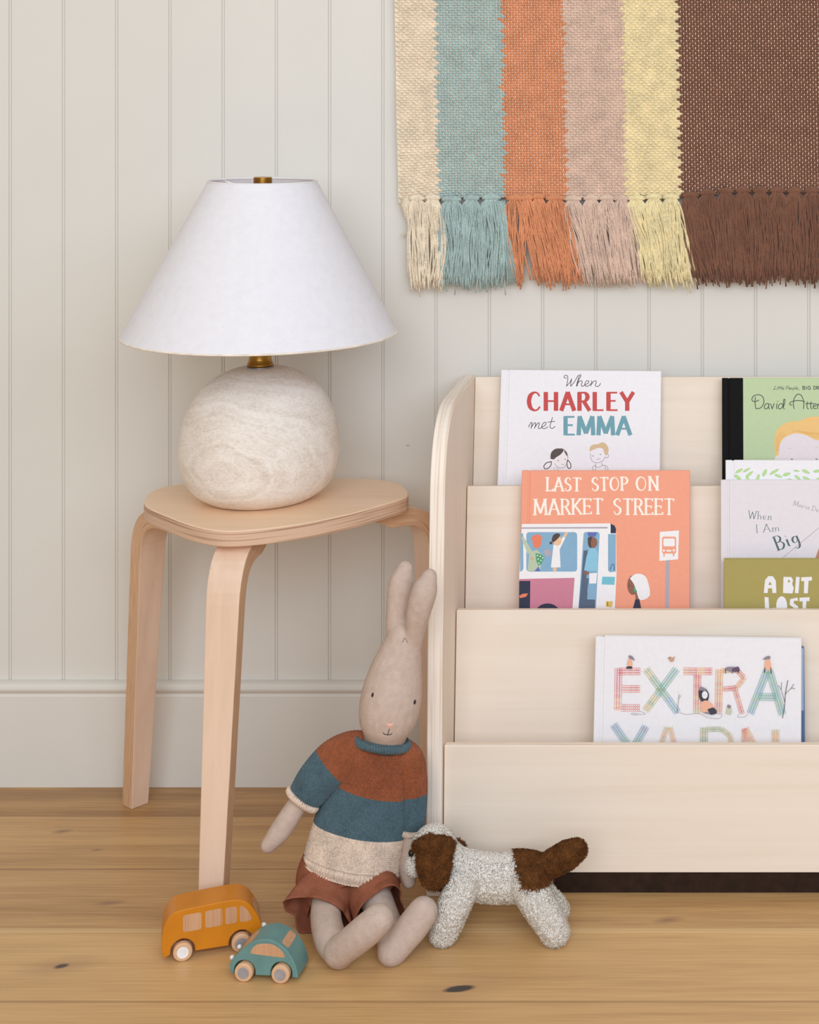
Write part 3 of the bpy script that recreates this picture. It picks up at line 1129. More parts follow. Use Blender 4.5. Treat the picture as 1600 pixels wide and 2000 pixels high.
c_ = {k: ink(k + '_ink', v) for k, v in dict(bus_white=(240, 238, 238), glass_blue=(134, 174, 202), slate=(86, 102, 122), navy=(44, 50, 72), pink=(206, 130, 150), grey=(176, 168, 178),
                                               sky=(118, 192, 208), gold=(222, 190, 98), skin_tan=(232, 192, 150), skin_brown=(142, 98, 78), hair=(78, 66, 62), sage=(186, 200, 172),
                                               leaf=(82, 160, 110), cap=(232, 128, 96), lightblue=(140, 196, 220), royal=(96, 112, 180)).items()}


def P3(pts, m, s=0):
    pr.poly([z3(*p) for p in pts], c_[m], s)


P3([(84, 534), (830, 528), (880, 600), (884, 960), (866, 1330), (64, 1330), (62, 980)], 'bus_white')
P3([(834, 530), (868, 548), (880, 576), (878, 612), (834, 612)], 'navy')
P3([(84, 562), (808, 558), (808, 572), (82, 574)], 'grey')
x0, y0 = z3(122, 602)
x1, y1 = z3(552, 936)
pr.rect(x0, y0, x1, y1, c_['glass_blue'], 6)
pr.poly([z3(*p) for p in [(74, 612), (96, 616), (98, 910), (84, 934), (68, 934)]], c_['glass_blue'])
P3([(606, 612), (620, 602), (730, 602), (742, 616), (706, 1330), (556, 1330)], 'glass_blue')
P3([(606, 760), (640, 752), (630, 1000), (588, 1000)], 'slate')
P3([(588, 1000), (650, 990), (636, 1110), (578, 1110)], 'slate')
P3([(578, 1110), (640, 1110), (636, 1170), (704, 1172), (700, 1330), (556, 1330)], 'slate')
P3([(812, 618), (878, 618), (878, 936), (826, 942), (812, 924)], 'glass_blue')
P3([(64, 998), (530, 988), (506, 1330), (64, 1330)], 'pink')
P3([(62, 1014), (156, 1014), (152, 1330), (60, 1330)], 'navy')
P3([(60, 1142), (92, 1122), (138, 1120), (120, 1148), (72, 1160)], 'cap')
pr.ellipse(*z3(302, 1290), 24, 20, c_['navy'])
P3([(764, 978), (872, 980), (866, 1048), (758, 1044)], 'sky')
P3([(794, 1186), (854, 1186), (846, 1238), (794, 1232)], 'gold')
P3([(806, 1192), (812, 1192), (812, 1228), (806, 1228)], 'hair')
# riders, kept plain
P3([(132, 932), (150, 770), (210, 752), (252, 790), (240, 930)], 'sage')
P3([(134, 790), (80, 650), (98, 640), (170, 760)], 'sage')
pr.ellipse(*z3(212, 690), 8.5, 11.5, c_['cap'])
P3([(160, 672), (178, 632), (226, 622), (256, 648), (254, 664)], 'cap', 2)
P3([(200, 780), (240, 786), (278, 812), (250, 870), (224, 888), (204, 840)], 'leaf')
for q in ((216, 800), (240, 806), (262, 818), (222, 830), (246, 842), (228, 864)):
    pr.ellipse(*z3(*q), 1.3, 1.3, c_['bus_white'])
P3([(192, 932), (224, 892), (242, 932)], 'royal')
pr.stroke([z3(*p) for p in [(160, 820), (172, 812), (182, 824), (170, 836), (160, 820)]], 0.9, c_['cap'], 4)
P3([(264, 770), (290, 742), (332, 760), (328, 800), (292, 812)], 'grey')
P3([(352, 708), (392, 706), (432, 640), (452, 652), (404, 748), (412, 900), (330, 900)], 'bus_white')
P3([(432, 640), (452, 598), (476, 604), (452, 652)], 'skin_tan')
pr.ellipse(*z3(384, 672), 8.2, 10.5, c_['skin_tan'])
P3([(336, 676), (346, 632), (380, 612), (408, 622), (398, 648), (352, 688)], 'hair', 2)
pr.ellipse(*z3(330, 694), 3, 2.8, c_['hair'])
P3([(346, 900), (378, 900), (376, 934), (348, 934)], 'skin_tan')
P3([(636, 602), (724, 602), (706, 640), (646, 642)], 'royal')
pr.ellipse(*z3(682, 690), 9.5, 11, c_['skin_brown'])
P3([(640, 650), (680, 640), (666, 690), (672, 736), (648, 720)], 'hair', 2)
P3([(660, 740), (700, 738), (728, 780), (722, 932), (610, 926), (632, 800)], 'lightblue')
P3([(610, 936), (652, 936), (648, 964), (610, 960)], 'skin_brown')
P3([(654, 952), (720, 946), (712, 1036), (654, 1036)], 'bus_white')
pr.stroke([z3(*p) for p in [(830, 920), (846, 876), (862, 880), (864, 924)]], 1.1, c_['navy'], 4)
# stop sign with a bus on it
P3([(1250, 600), (1412, 588), (1404, 832), (1246, 846)], 'bus_white')
ob = ORANGE
xa, ya = z3(1268, 640)
xb, yb = z3(1388, 784)
pr.rect(xa, ya, xb, yb, ob, 4)
xa, ya = z3(1280, 656)
xb, yb = z3(1376, 722)
pr.rect(xa, ya, xb, yb, c_['bus_white'], 2.5)
for q in ((1284, 758), (1368, 756)):
    pr.ellipse(*z3(*q), 2.2, 2.2, c_['bus_white'])
P3([(1306, 752), (1346, 752), (1346, 766), (1306, 766)], 'bus_white')
pr.poly([z3(*p) for p in [(1278, 784), (1292, 784), (1292, 808), (1280, 808)]], ob)
pr.poly([z3(*p) for p in [(1360, 784), (1374, 784), (1372, 806), (1360, 806)]], ob)
P3([(1302, 842), (1332, 840), (1326, 1330), (1294, 1330)], 'grey')
# figure in a white hood
pr.ellipse(*z3(1022, 1050), 11, 19, c_['skin_brown'], 0)
P3([(1040, 1110), (1072, 1110), (1080, 1200), (1050, 1200)], 'skin_brown')
P3([(996, 992), (1040, 958), (1098, 958), (1142, 1000), (1166, 1136), (1084, 1176), (1052, 1100), (1030, 1040)], 'bus_white', 3)
P3([(1030, 1060), (1052, 1092), (1060, 1110), (1030, 1106)], 'leaf')
P3([(1044, 1168), (1078, 1172), (1108, 1330), (1000, 1330)], 'navy')
pr.ellipse(*z3(992, 1056), 1.2, 1.6, c_['hair'])
pr.build('cover_illustration')

# --- green cover with black cloth spine
GREENC = ink('pale_green_cover', (186, 204, 160), 0.5)
BLACKC = plain('black_cloth', (14, 13, 15), 0.8, 0.2, 0.1, 300, 0.2)
root, cv = book('pale green picture book with a black cloth spine, in the back tier', (1410.5, 738), (1714, 738), 2.247, 11.0, 0.0, 0.232, 0.0095, GREENC, BLACKC, 0.0285)
z4 = lambda x, y: (1400 + x / 8, 730 + y / 8)
pr = Print(cv)
DKG = ink('dark_green_ink', (62, 74, 66))


def h4(sts, w):
    for st in sts:
        pr.stroke([z4(*p) for p in st], w, DKG, 6 if len(st) > 2 else 0)


# "David Atten" in a loose hand
h4([[(604, 362), (600, 430), (604, 500), (614, 542)], [(660, 412), (610, 432), (566, 428), (552, 394), (580, 346), (650, 328), (712, 352), (740, 420), (722, 492), (680, 536), (614, 546)],
    [(818, 478), (790, 464), (758, 484), (746, 524), (762, 548), (796, 536), (818, 490)], [(820, 468), (812, 520), (826, 550)],
    [(844, 470), (868, 548)], [(868, 548), (900, 466)], [(944, 470), (936, 520), (944, 548)], [(954, 428), (956, 434)],
    [(1036, 478), (1006, 466), (974, 488), (964, 526), (980, 548), (1014, 536), (1038, 490)], [(1068, 402), (1062, 470), (1040, 520), (1056, 550)], [(1068, 402), (1052, 400), (1044, 440), (1046, 520)],
    [(1212, 546), (1200, 490), (1206, 410), (1240, 340), (1280, 318), (1320, 338), (1352, 400), (1364, 480), (1356, 550)],
    [(1180, 488), (1150, 484), (1140, 462), (1170, 438), (1240, 420), (1320, 422), (1376, 436)],
    [(1420, 438), (1412, 500), (1420, 540), (1436, 548)], [(1392, 468), (1452, 462)], [(1478, 438), (1470, 500), (1478, 540), (1494, 548)], [(1452, 468), (1508, 462)],
    [(1508, 512), (1550, 500), (1556, 476), (1532, 468), (1510, 500), (1520, 540), (1556, 542)], [(1580, 470), (1576, 550)], [(1580, 500), (1600, 476), (1622, 468)]], 1.55)
pr.build('title', 'dark green hand lettering')
pr = Print(cv)


def t4(s, x0, x1, yb, h, w, sl=0.0, gap=.14):
    a, b = z4(x0, yb), z4(x1, yb)
    pr.text(s, a[0], a[1], b[0], b[1], h / 8, DKG, w, None, 0, sl, gap)


t4('Little', 884, 1052, 246, 58, 0.8, 0.12, .06) if False else None
h4([[(930, 196), (912, 200), (904, 230), (886, 244), (904, 242), (932, 244)], [(948, 222), (942, 246)], [(954, 206), (955, 208)], [(972, 196), (960, 246)], [(958, 214), (984, 212)], [(996, 196), (984, 246)], [(982, 214), (1008, 212)],
    [(1020, 190), (1008, 246)], [(1024, 236), (1050, 226), (1040, 216), (1024, 232), (1036, 246), (1054, 240)],
    [(1092, 196), (1082, 246)], [(1086, 200), (1112, 190), (1126, 206), (1108, 222), (1088, 224)], [(1126, 236), (1150, 226), (1142, 216), (1126, 232), (1138, 246), (1152, 240)],
    [(1172, 218), (1158, 230), (1166, 246), (1182, 234), (1172, 218)], [(1198, 222), (1190, 266)], [(1198, 226), (1216, 218), (1218, 234), (1198, 244)], [(1238, 192), (1228, 246)], [(1244, 236), (1268, 226), (1260, 216), (1244, 232), (1256, 246), (1272, 240)],
    [(1292, 242), (1286, 258)]], 0.75)
a, b = z4(1342, 246), z4(1470, 246)
pr.text('BIG', a[0], a[1], b[0], b[1], 6.6, DKG, 1.25)
a, b = z4(1514, 246), z4(1640, 246)
pr.text('DRE', a[0], a[1], b[0], b[1], 6.6, DKG, 1.25)
pr.build('series_name')
pr = Print(cv)
HAIR4, SKIN4 = ink('sandy_hair_ink', (236, 192, 122)), ink('pale_skin_ink', (230, 218, 222))
pr.poly([z4(*p) for p in [(930, 1420), (908, 1200), (908, 1000), (960, 860), (1080, 770), (1200, 745), (1300, 735), (1400, 690), (1520, 668), (1700, 680), (1860, 760), (1960, 900), (2000, 1120), (1980, 1420)]], HAIR4, 4)
pr.poly([z4(*p) for p in [(960, 1500), (968, 1280), (980, 1130), (1050, 1010), (1180, 940), (1300, 935), (1420, 970), (1540, 1030), (1700, 1050), (1840, 1070), (1900, 1200), (1920, 1500)]], SKIN4, 4)
pr.poly([z4(*p) for p in [(905, 1500), (908, 1330), (940, 1280), (980, 1300), (985, 1500)]], SKIN4, 3)
GOLD4 = ink('hair_strand_ink', (222, 170, 92))
for i in range(9):
    pr.stroke([z4(1180 + i * 30, 890 + i * 8), z4(1330 + i * 32, 900 + i * 4), z4(1480 + i * 30, 985 - i * 10), z4(1640, 1010 - i * 26)], 0.5, GOLD4, 5)
for i in range(5):
    pr.stroke([z4(930 + i * 12, 1220), z4(930 + i * 14, 1040), z4(1000 + i * 20, 900 + i * 14)], 0.5, GOLD4, 5)
pr.stroke([z4(1118, 1168), z4(1160, 1164)], 0.8, GOLD4)
pr.stroke([z4(1545, 1156), z4(1580, 1154)], 0.8, GOLD4)
for q in (1176, 1562):
    pr.ellipse(*z4(q, 1346), 2.2, 2.6, ink('eye_ink', (110, 118, 146)))
pr.build('cover_illustration')

# --- white cover with a leaf garland
root, cv = book('white picture book with a green leaf garland along its top, behind the pale grey book', (1417.5, 899), (1700, 900), 2.174, 9.0, 0.0, 0.268, 0.010, WHITEC)
pr = Print(cv)
LEAF1, LEAF2 = ink('leaf_green_ink', (188, 220, 150)), ink('leaf_edge_ink', (152, 196, 112))
z5 = lambda x, y: (1390 + x / 4.1667, 720 + y / 4.1667)
for (x, y, rx, ry, r) in [(225, 832, 36, 14, -28), (285, 826, 34, 12, -30), (310, 858, 36, 14, -38), (212, 884, 34, 17, 35), (292, 890, 24, 14, 60), (378, 886, 30, 15, -70), (433, 848, 34, 17, -62),
                            (510, 840, 44, 14, -32), (545, 874, 34, 13, 18), (612, 860, 34, 16, -14), (632, 902, 22, 9, -8), (692, 832, 26, 9, 8), (700, 886, 30, 14, 38), (768, 838, 34, 15, 26), (770, 892, 34, 12, 18),
                            (858, 834, 32, 14, -8), (866, 900, 26, 12, -40), (930, 840, 32, 13, 20), (950, 880, 30, 12, -25)]:
    cx, cy = z5(x, y)
    rr = math.radians(r)
    tip = lambda u, v: (cx + (u * rx * math.cos(rr) - v * ry * math.sin(rr)) / 4.1667, cy + (u * rx * math.sin(rr) + v * ry * math.cos(rr)) / 4.1667)
    shp = [(-1, 0), (-.5, -.75), (.2, -.8), (1, -.1), (.3, .75), (-.5, .7)]
    pr.poly([tip(*q) for q in shp], LEAF2, 3)
    pr.poly([tip(q[0] * .86, q[1] * .8) for q in shp], LEAF1, 3)
    pr.stroke([tip(-1, 0), tip(0, .05), tip(.9, -.05)], 0.4, LEAF2)
pr.build('leaf_garland')

# --- pale grey cover with serif title
GREYC = ink('pale_grey_cover', (226, 220, 224), 0.5)
root, cv = book('pale grey picture book with thin dark slanted serif title, middle tier', (1408, 937.5), (1712, 938), 2.160, 9.0, 0.0, 0.253, 0.0095, GREYC)
pr = Print(cv)
GRN5 = ink('grey_green_ink', (84, 104, 104))


def t5(s, x0, y0, x1, y1, h, w, thin, serif, gap=.16):
    a, b = z5(x0, y0), z5(x1, y1)
    pr.text(s, a[0], a[1], b[0], b[1], h / 4.1667, GRN5, w, thin, serif, 0, gap)


t5('When', 300, 1218, 490, 1232, 62, 1.2, 0.5, 1.6)
t5('I Am', 362, 1336, 556, 1322, 64, 1.2, 0.5, 1.6)
t5('Big', 540, 1482, 720, 1412, 118, 4.0, 0.9, 3.0)
pr.stroke([z5(640, 1432), z5(592, 1340)], 0.01, GRN5)
pr.build('title', 'grey-green serif lettering')
pr = Print(cv)
GRY5 = ink('grey_ink', (150, 140, 142))
a, b = z5(664, 1112), z5(870, 1168)
pr.text('Maria De', a[0], a[1], b[0], b[1], 9.5, GRY5, 0.8, 0.45, 1.0, 0, .12)
pr.stroke([z5(560, 1556), z5(880, 1290), z5(1000, 1190)], 0.7, GRY5)
pr.build('author_name')
pr = Print(cv)
pr.poly([z5(*p) for p in [(846, 1540), (874, 1462), (1010, 1430), (1010, 1560), (846, 1560)]], ink('terracotta_ink', (196, 132, 106)))
pr.build('cover_illustration')

# --- small olive book
OLIVE = ink('olive_cover', (168, 154, 88), 0.5)
root, cv = book('small olive green picture book with white block title, before the pale grey book', (1414.5, 1092.5), (1640, 1092), 2.120, 6.5, 0.0, 0.166, 0.011, OLIVE, paperback=True)
pr = Print(cv)
z6 = lambda x, y: (1390 + x / 4.1667, 720 + y / 4.1667)


def t6(s, x0, x1, yb, h, w):
    a, b = z6(x0, yb), z6(x1, yb)
    pr.text(s, a[0], a[1], b[0], b[1], h / 4.1667, WHITEC, w, w * 0.82, 0, 0, .26)


pr.poly([z6(*p) for p in [(425, 1826), (436, 1720), (464, 1688), (500, 1690), (524, 1726), (528, 1826), (496, 1826), (492, 1788), (460, 1788), (458, 1826)]], WHITEC)
pr.poly([z6(*p) for p in [(462, 1760), (476, 1732), (490, 1760)]], OLIVE)
pr.poly([z6(*p) for p in [(586, 1694), (650, 1696), (664, 1722), (656, 1752), (670, 1784), (660, 1830), (582, 1826)]], WHITEC)
pr.ellipse(*z6(630, 1730), 2.0, 2.6, OLIVE)
pr.poly([z6(*p) for p in [(688, 1694), (718, 1696), (708, 1828), (678, 1826)]], WHITEC)
pr.poly([z6(*p) for p in [(730, 1698), (816, 1694), (818, 1724), (790, 1726), (784, 1828), (752, 1828), (754, 1728), (730, 1730)]], WHITEC)
pr.poly([z6(*p) for p in [(432, 1858), (464, 1862), (470, 1950), (520, 1946), (520, 1990), (436, 1990)]], WHITEC)
pr.poly([z6(*p) for p in [(526, 1930), (536, 1880), (568, 1852), (602, 1872), (616, 1930), (606, 1990), (540, 1990)]], WHITEC, 2)
pr.poly([z6(*p) for p in [(700, 1862), (704, 1890), (672, 1888), (668, 1908), (706, 1936), (704, 1990), (628, 1990), (634, 1966), (672, 1966), (672, 1948), (636, 1922), (640, 1876)]], WHITEC)
pr.poly([z6(*p) for p in [(716, 1864), (798, 1860), (798, 1892), (772, 1892), (768, 1990), (740, 1990), (742, 1894), (716, 1894)]], WHITEC)
pr.build('title', 'white block lettering')

# --- blue book hidden behind the knitted-letter book
BLUEC = ink('blue_cover', (92, 116, 156), 0.5)
BLUE2 = ink('pale_blue_cover', (166, 190, 216), 0.5)
root, cv = book('blue picture book showing only as a sliver right of the white knit-letter book', (1290, 1264), (1571, 1265), 2.074, 9.0, 0.0, 0.213, 0.009, BLUEC)
pr = Print(cv)
pr.poly([(1440, 1266), (1570, 1266), (1570, 1388), (1440, 1384)], BLUE2)
pr.build('cover_illustration')

# --- white cover with knitted letters
root, cv = book('white picture book with multicoloured knit-patterned title letters, in the front tier', (1163.5, 1243), (1566, 1248), 2.058, 9.0, 0.7, 0.231, 0.011, WHITEC)
pr = Print(cv)
z7 = lambda x, y: (1140 + x / 3.4783, 1220 + y / 3.4783)
YC = [ink('yarn_ink', c) for c in [(214, 92, 96), (226, 140, 112), (234, 180, 116), (206, 190, 130), (150, 176, 132), (126, 184, 168), (130, 170, 196), (150, 140, 180)]]


def knit(path, ncol, c0, c1, z=z7):
    """A band of knit stitches along a letter stroke; colours drift from c0 to c1."""
    P = resample([z(*p) for p in path], max(3, int(sum(math.dist(path[i], path[i + 1]) for i in range(len(path) - 1)) / 3.4783 / 3.4)))
    n = len(P)
    for i in range(n - 1):
        t = P[i + 1] - P[i]
        t = t / (np.linalg.norm(t) + 1e-9)
        nn = np.array([-t[1], t[0]])
        cc = c0 + (c1 - c0) * i / max(1, n - 1) + random.uniform(-0.9, 0.9)
        mat = YC[max(0, min(7, int(round(cc))))]
        for q in range(ncol):
            off = (q - (ncol - 1) / 2) * 5.0
            for sgn in (-1, 1):
                a = P[i] + nn * (off + sgn * 2.0) - t * 0.6
                b_ = P[i] + nn * (off + sgn * 0.5) + t * 3.6
                m_ = (a + b_) / 2 + nn * sgn * 0.7
                pr.stroke([tuple(a), tuple(m_), tuple(b_)], 0.72, mat, 3)


# E X T R A
knit([(238, 296), (232, 584)], 3, 0, 1)
knit([(238, 318), (388, 318)], 3, 0, 0.5)
knit([(264, 436), (386, 436)], 3, 1.5, 0)
knit([(258, 564), (384, 566)], 3, 1, 0)
knit([(424, 300), (640, 596)], 3, 3, 6.5)
knit([(632, 300), (420, 584)], 3, 5.5, 3)
knit([(680, 316), (876, 316)], 3, 1, 1)
knit([(774, 340), (770, 600)], 3, 1, 2)
knit([(922, 302), (916, 600)], 3, 2.5, 1)
knit([(940, 312), (1040, 306), (1092, 360), (1040, 428), (946, 436)], 2, 2, 0.5)
knit([(1030, 440), (1078, 606)], 2, 1, 0.5)
knit([(1248, 310), (1132, 604)], 3, 5.5, 5)
knit([(1262, 310), (1352, 610)], 3, 5, 5.5)
knit([(1190, 488), (1310, 490)], 3, 5, 5)
# Y A R N
knit([(204, 676), (320, 840)], 3, 6.5, 4)
knit([(424, 688), (330, 850)], 3, 6, 5)
knit([(566, 694), (500, 900)], 2, 2.5, 1)
knit([(588, 694), (640, 900)], 2, 3, 0.5)
knit([(820, 696), (816, 900)], 3, 4, 3)
knit([(840, 708), (940, 706), (1004, 760), (996, 840)], 2, 3.5, 3)
knit([(1096, 704), (1082, 900)], 2, 0.5, 3)
knit([(1096, 704), (1180, 860)], 3, 2, 1)
knit([(1304, 710), (1306, 900)], 3, 3, 0.5)
pr.build('title', 'multicoloured knit-stitch lettering')
pr = Print(cv)
GR7, DK7, PE7, OR7 = ink('soft_grey_ink', (140, 132, 142)), ink('dark_grey_ink', (62, 62, 74)), ink('peach_ink', (236, 178, 148)), ink('fawn_ink', (196, 158, 130))


def s7(pts, w, m, sm=5):
    pr.stroke([z7(*p) for p in pts], w, m, sm if len(pts) > 2 else 0)


def p7(pts, m, sm=3):
    pr.poly([z7(*p) for p in pts], m, sm)


s7([(384, 584), (420, 600), (400, 608), (340, 598), (326, 604), (370, 612)], 0.6, GR7)
pr.build('drawn_yarn')
pr = Print(cv)
s7([(640, 590), (700, 606), (780, 600), (850, 628), (920, 634), (940, 606), (880, 600)], 0.6, GR7)
pr.build('drawn_yarn')
pr = Print(cv)
s7([(1116, 606), (1090, 624), (1050, 624), (1052, 606)], 0.6, GR7)
pr.build('drawn_yarn')
pr = Print(cv)
s7([(636, 600), (650, 470)], 0.9, GR7)
s7([(648, 500), (664, 476)], 0.6, GR7)
pr.build('drawn_twig')
pr = Print(cv)
# bare tree
for st in [[(1352, 630), (1366, 540), (1372, 460), (1388, 376)], [(1366, 520), (1342, 440), (1324, 410)], [(1372, 468), (1410, 430), (1436, 432)], [(1410, 430), (1428, 400)], [(1342, 440), (1346, 388)]]:
    s7(st, 1.2 if st[0][0] == 1352 else 0.8, DK7)
pr.build('drawn_tree')
pr = Print(cv)
# small generic animals in peach wraps and a seated figure in a dark hood
p7([(296, 290), (304, 240), (322, 222), (330, 250), (330, 292)], PE7)
p7([(306, 206), (330, 210), (350, 240), (330, 232), (312, 228)], GR7)
p7([(290, 296), (330, 296), (326, 280), (296, 282)], DK7)
pr.build('drawn_animal')
pr = Print(cv)
p7([(576, 226), (590, 214), (606, 224), (620, 210), (612, 244), (592, 248)], OR7)
s7([(576, 224), (590, 218)], 1.0, DK7)
pr.build('drawn_animal')
pr = Print(cv)
p7([(1230, 300), (1236, 240), (1262, 226), (1274, 300)], PE7)
p7([(1216, 234), (1240, 214), (1266, 210), (1264, 232)], GR7)
s7([(1232, 290), (1228, 322)], 1.6, DK7)
s7([(1272, 290), (1276, 326)], 1.6, DK7)
pr.build('drawn_animal')
pr = Print(cv)
p7([(960, 300), (980, 284), (1050, 288), (1058, 316), (1000, 318)], GR7)
p7([(1010, 296), (1050, 282), (1060, 312), (1020, 316)], ink('plum_ink', (104, 78, 104)))
for x in (964, 1010, 1050):
    s7([(x, 300), (x + 2, 326)], 1.4, DK7)
pr.build('drawn_animal')
pr = Print(cv)
p7([(784, 490), (786, 440), (826, 432), (852, 470), (840, 520), (806, 522)], DK7)
p7([(786, 442), (796, 418), (836, 436), (820, 446)], GR7)
pr.ellipse(*z7(824, 474), 5.6, 7.6, WHITEC)
for x in (816, 832):
    pr.ellipse(*z7(x, 476), 0.5, 0.6, DK7)
p7([(806, 520), (836, 512), (878, 540), (870, 580), (804, 590)], PE7)
p7([(842, 572), (884, 560), (906, 596), (862, 608)], DK7)
p7([(812, 596), (850, 588), (852, 604)], GR7)
pr.build('drawn_figure')
pr = Print(cv)
p7([(968, 600), (976, 560), (1000, 546), (1004, 604)], ink('sage_ink', (196, 198, 172)))
p7([(976, 544), (984, 540), (1002, 548), (994, 566), (978, 562)], GR7)
pr.build('drawn_animal')
pr = Print(cv)
for i in range(70):
    x, y = random.uniform(150, 1440), random.uniform(150, 790)
    pr.ellipse(*z7(x, y), 0.35, 0.35, GR7, 0, 6)
o_ = pr.build('ink_specks')
o_['kind'] = 'stuff'

# ------------------------------------------------------------------ woven rug hanging on the wall
RD = DW - 0.013                        # depth of the rug's face
RUGC = [('cream', (228, 214, 190)), ('blue', (166, 186, 182)), ('orange', (212, 144, 104)), ('pink', (212, 186, 168)), ('yellow', (230, 216, 170)), ('brown', (124, 86, 68))]
RM = [yarn('wool_' + n, c, 0.10) for n, c in RUGC]
WARP = yarn('cotton_warp', (242, 216, 194), 0.06)
rug = thing('wall_rug', 'fringed woven rug with wide vertical stripes, hanging on the panelled wall above the bookshelf', 'rug', tuple(W(1250, 0, RD)))
PXC, PXR = 5.7, 4.75                   # thread pitch in photo pixels
PXM = RD / FPX
top_edge = [(858, 0), (988, 1), (1108, 2), (1225, 3), (1332, 4), (99999, 5)]
drift = lambda y: (395 - y) / 395 * -7.0 if y > -400 else -14          # the stripes drift left towards the top


def rug_wave(px, py):
    """Gentle undulation of the hanging cloth, metres off the wall."""
    return 0.0018 * math.sin(px * 0.011 + 1.0 + py * 0.002) + 0.0012 * math.sin(py * 0.021 + px * 0.004) - 0.0016 * math.exp(-((py - 140 - (px - 1050) * 0.02) / 14) ** 2)


# unit bead used for every visible float of weft
def bead(rings, seg):
    v, f = [], []
    for i in range(rings + 1):
        th = math.pi * i / rings
        for k in range(seg):
            a = 2 * math.pi * k / seg
            v.append((math.cos(th), math.sin(th) * math.cos(a), math.sin(th) * math.sin(a)))
    for i in range(rings):
        for k in range(seg):
            f.append((i * seg + k, i * seg + (k + 1) % seg, (i + 1) * seg + (k + 1) % seg, (i + 1) * seg + k))
    return np.array(v), np.array(f)


BV, BF = bead(4, 6)
Vs, Fs, Ms = [], [], []
nv = 0
X_END = 1380 + 0.27 / PXM
row = 0
yb0 = 384.0
y = yb0
rows = []
while y > -130:
    rows.append(y)
    y -= PXR
for ri, ry in enumerate(rows):
    ncol = int((X_END - 780) / PXC)
    for c in range(ncol):
        px = 783 + c * PXC
        lift = 12 * math.exp(-((px - 783) / 60.0) ** 2) + (-10 * min(1, max(0, (px - 1330) / 120)))
        py = ry + lift * (1 - min(1, ri / 25.0))
        dr = drift(py)
        # stripe from the thread's own column
        shift = (4.4 if (ri // 2) % 2 == 0 else 0.0) + random.uniform(-1.5, 1.5)
        for e, s in top_edge:
            if px + shift < e:
                break
        par = (ri + c) % 2
        zoff = -rug_wave(px, py)
        X = (px + dr - CX) * PXM + random.uniform(-.0003, .0003)
        Z = CAM_H - (py - CY) * PXM + random.uniform(-.0002, .0002)
        Y = -0.013 + zoff
        if par == 0:
            sx, sy, sz = PXC * 1.02 * PXM, 0.0019 * random.uniform(.85, 1.15), PXR * 0.62 * PXM * random.uniform(.9, 1.1)
            ang = random.uniform(-0.16, 0.16)
            m = s
        else:
            sx, sy, sz = PXC * random.uniform(.13, .2) * PXM, 0.0012 * random.uniform(.75, 1.15), PXR * random.uniform(.42, .58) * PXM
            ang = random.uniform(-0.12, 0.12)
            m = 6
            Y -= 0.0007 if s in (2, 5) else (0.00015 if s in (1, 3) else -0.0003)
        ca, sa = math.cos(ang), math.sin(ang)
        V = BV * np.array([sx, 1, 1])
        vx = V[:, 0]
        if par == 0:
            P = np.stack([vx * ca - BV[:, 2] * sz * sa + X, BV[:, 1] * sy + Y + 0.0011 * (vx / sx) ** 2, vx * sa + BV[:, 2] * sz * ca + Z], 1)
        else:
            P = np.stack([BV[:, 2] * sx + X, BV[:, 1] * sy + Y, BV[:, 0] * sz + Z], 1)
        Vs.append(P)
        Fs.append(BF + nv)
        nv += len(BV)
        Ms.append(np.full(len(BF), m))
V = np.concatenate(Vs)
F = np.concatenate(Fs)
M_ = np.concatenate(Ms)
# the body of the cloth behind the floats, and the lower left corner that hangs past the first tassel
bx = []
mbr = MB()
edges_px = [783 - PXC] + [e for e, _ in top_edge[:-1]] + [X_END]
for s in range(6):
    x0, x1 = edges_px[s], edges_px[s + 1]
    n1, n2 = max(2, int((x1 - x0) / 22)), 36
    vs, fs = [], []
    for j in range(n2 + 1):
        py = (396 if s == 0 else 386 if s < 4 else 378) + (-130 - 390) * j / n2
        for i in range(n1 + 1):
            px = x0 + (x1 - x0) * i / n1
            vs.append(((px + drift(py) - CX) * PXM, -0.0125 - rug_wave(px, py), CAM_H - (py - CY) * PXM))
    for j in range(n2):
        for i in range(n1):
            a = j * (n1 + 1) + i
            fs.append((a, a + 1, a + n1 + 2, a + n1 + 1))
    mbr.add(vs, fs, s)
for j in range(16):          # curled selvage rows at the lower left
    py = 388 + j * 4.0
    xl = 784 + max(0, j - 4) * 1.6
    xr = 806 - j * 0.55
    mbr.tube([W(xl, py, RD + 0.001), W((xl + xr) / 2, py + 1.5, RD - 0.0012), W(xr, py + 1, RD + 0.0005)], 0.0019, 6, 0)
for j in range(9):
    mbr.tube([W(798 + j * 1.2, 446, RD + 0.002), W(794 + j * 1.2 - random.uniform(-2, 4), 454, RD - 0.001), W(790 + j * 1.6 - random.uniform(0, 10) * (1 - j / 9), 460 + random.uniform(-8, 9), RD)], 0.0006, 4, 0)
off = np.array(world_loc(rug))
v2 = np.array(mbr.v)
nall = len(V)
me = bpy.data.meshes.new('weave')
allv = np.concatenate([V, v2]) - off
allf = [tuple(f) for f in F] + [tuple(i + nall for i in f) for f in mbr.f]
me.from_pydata(allv.tolist(), [], allf)
for m in RM + [WARP]:
    me.materials.append(m)
me.polygons.foreach_set('material_index', np.concatenate([M_, np.array(mbr.mi)]).astype(int).tolist())
link('weave', me, rug, smooth=True)


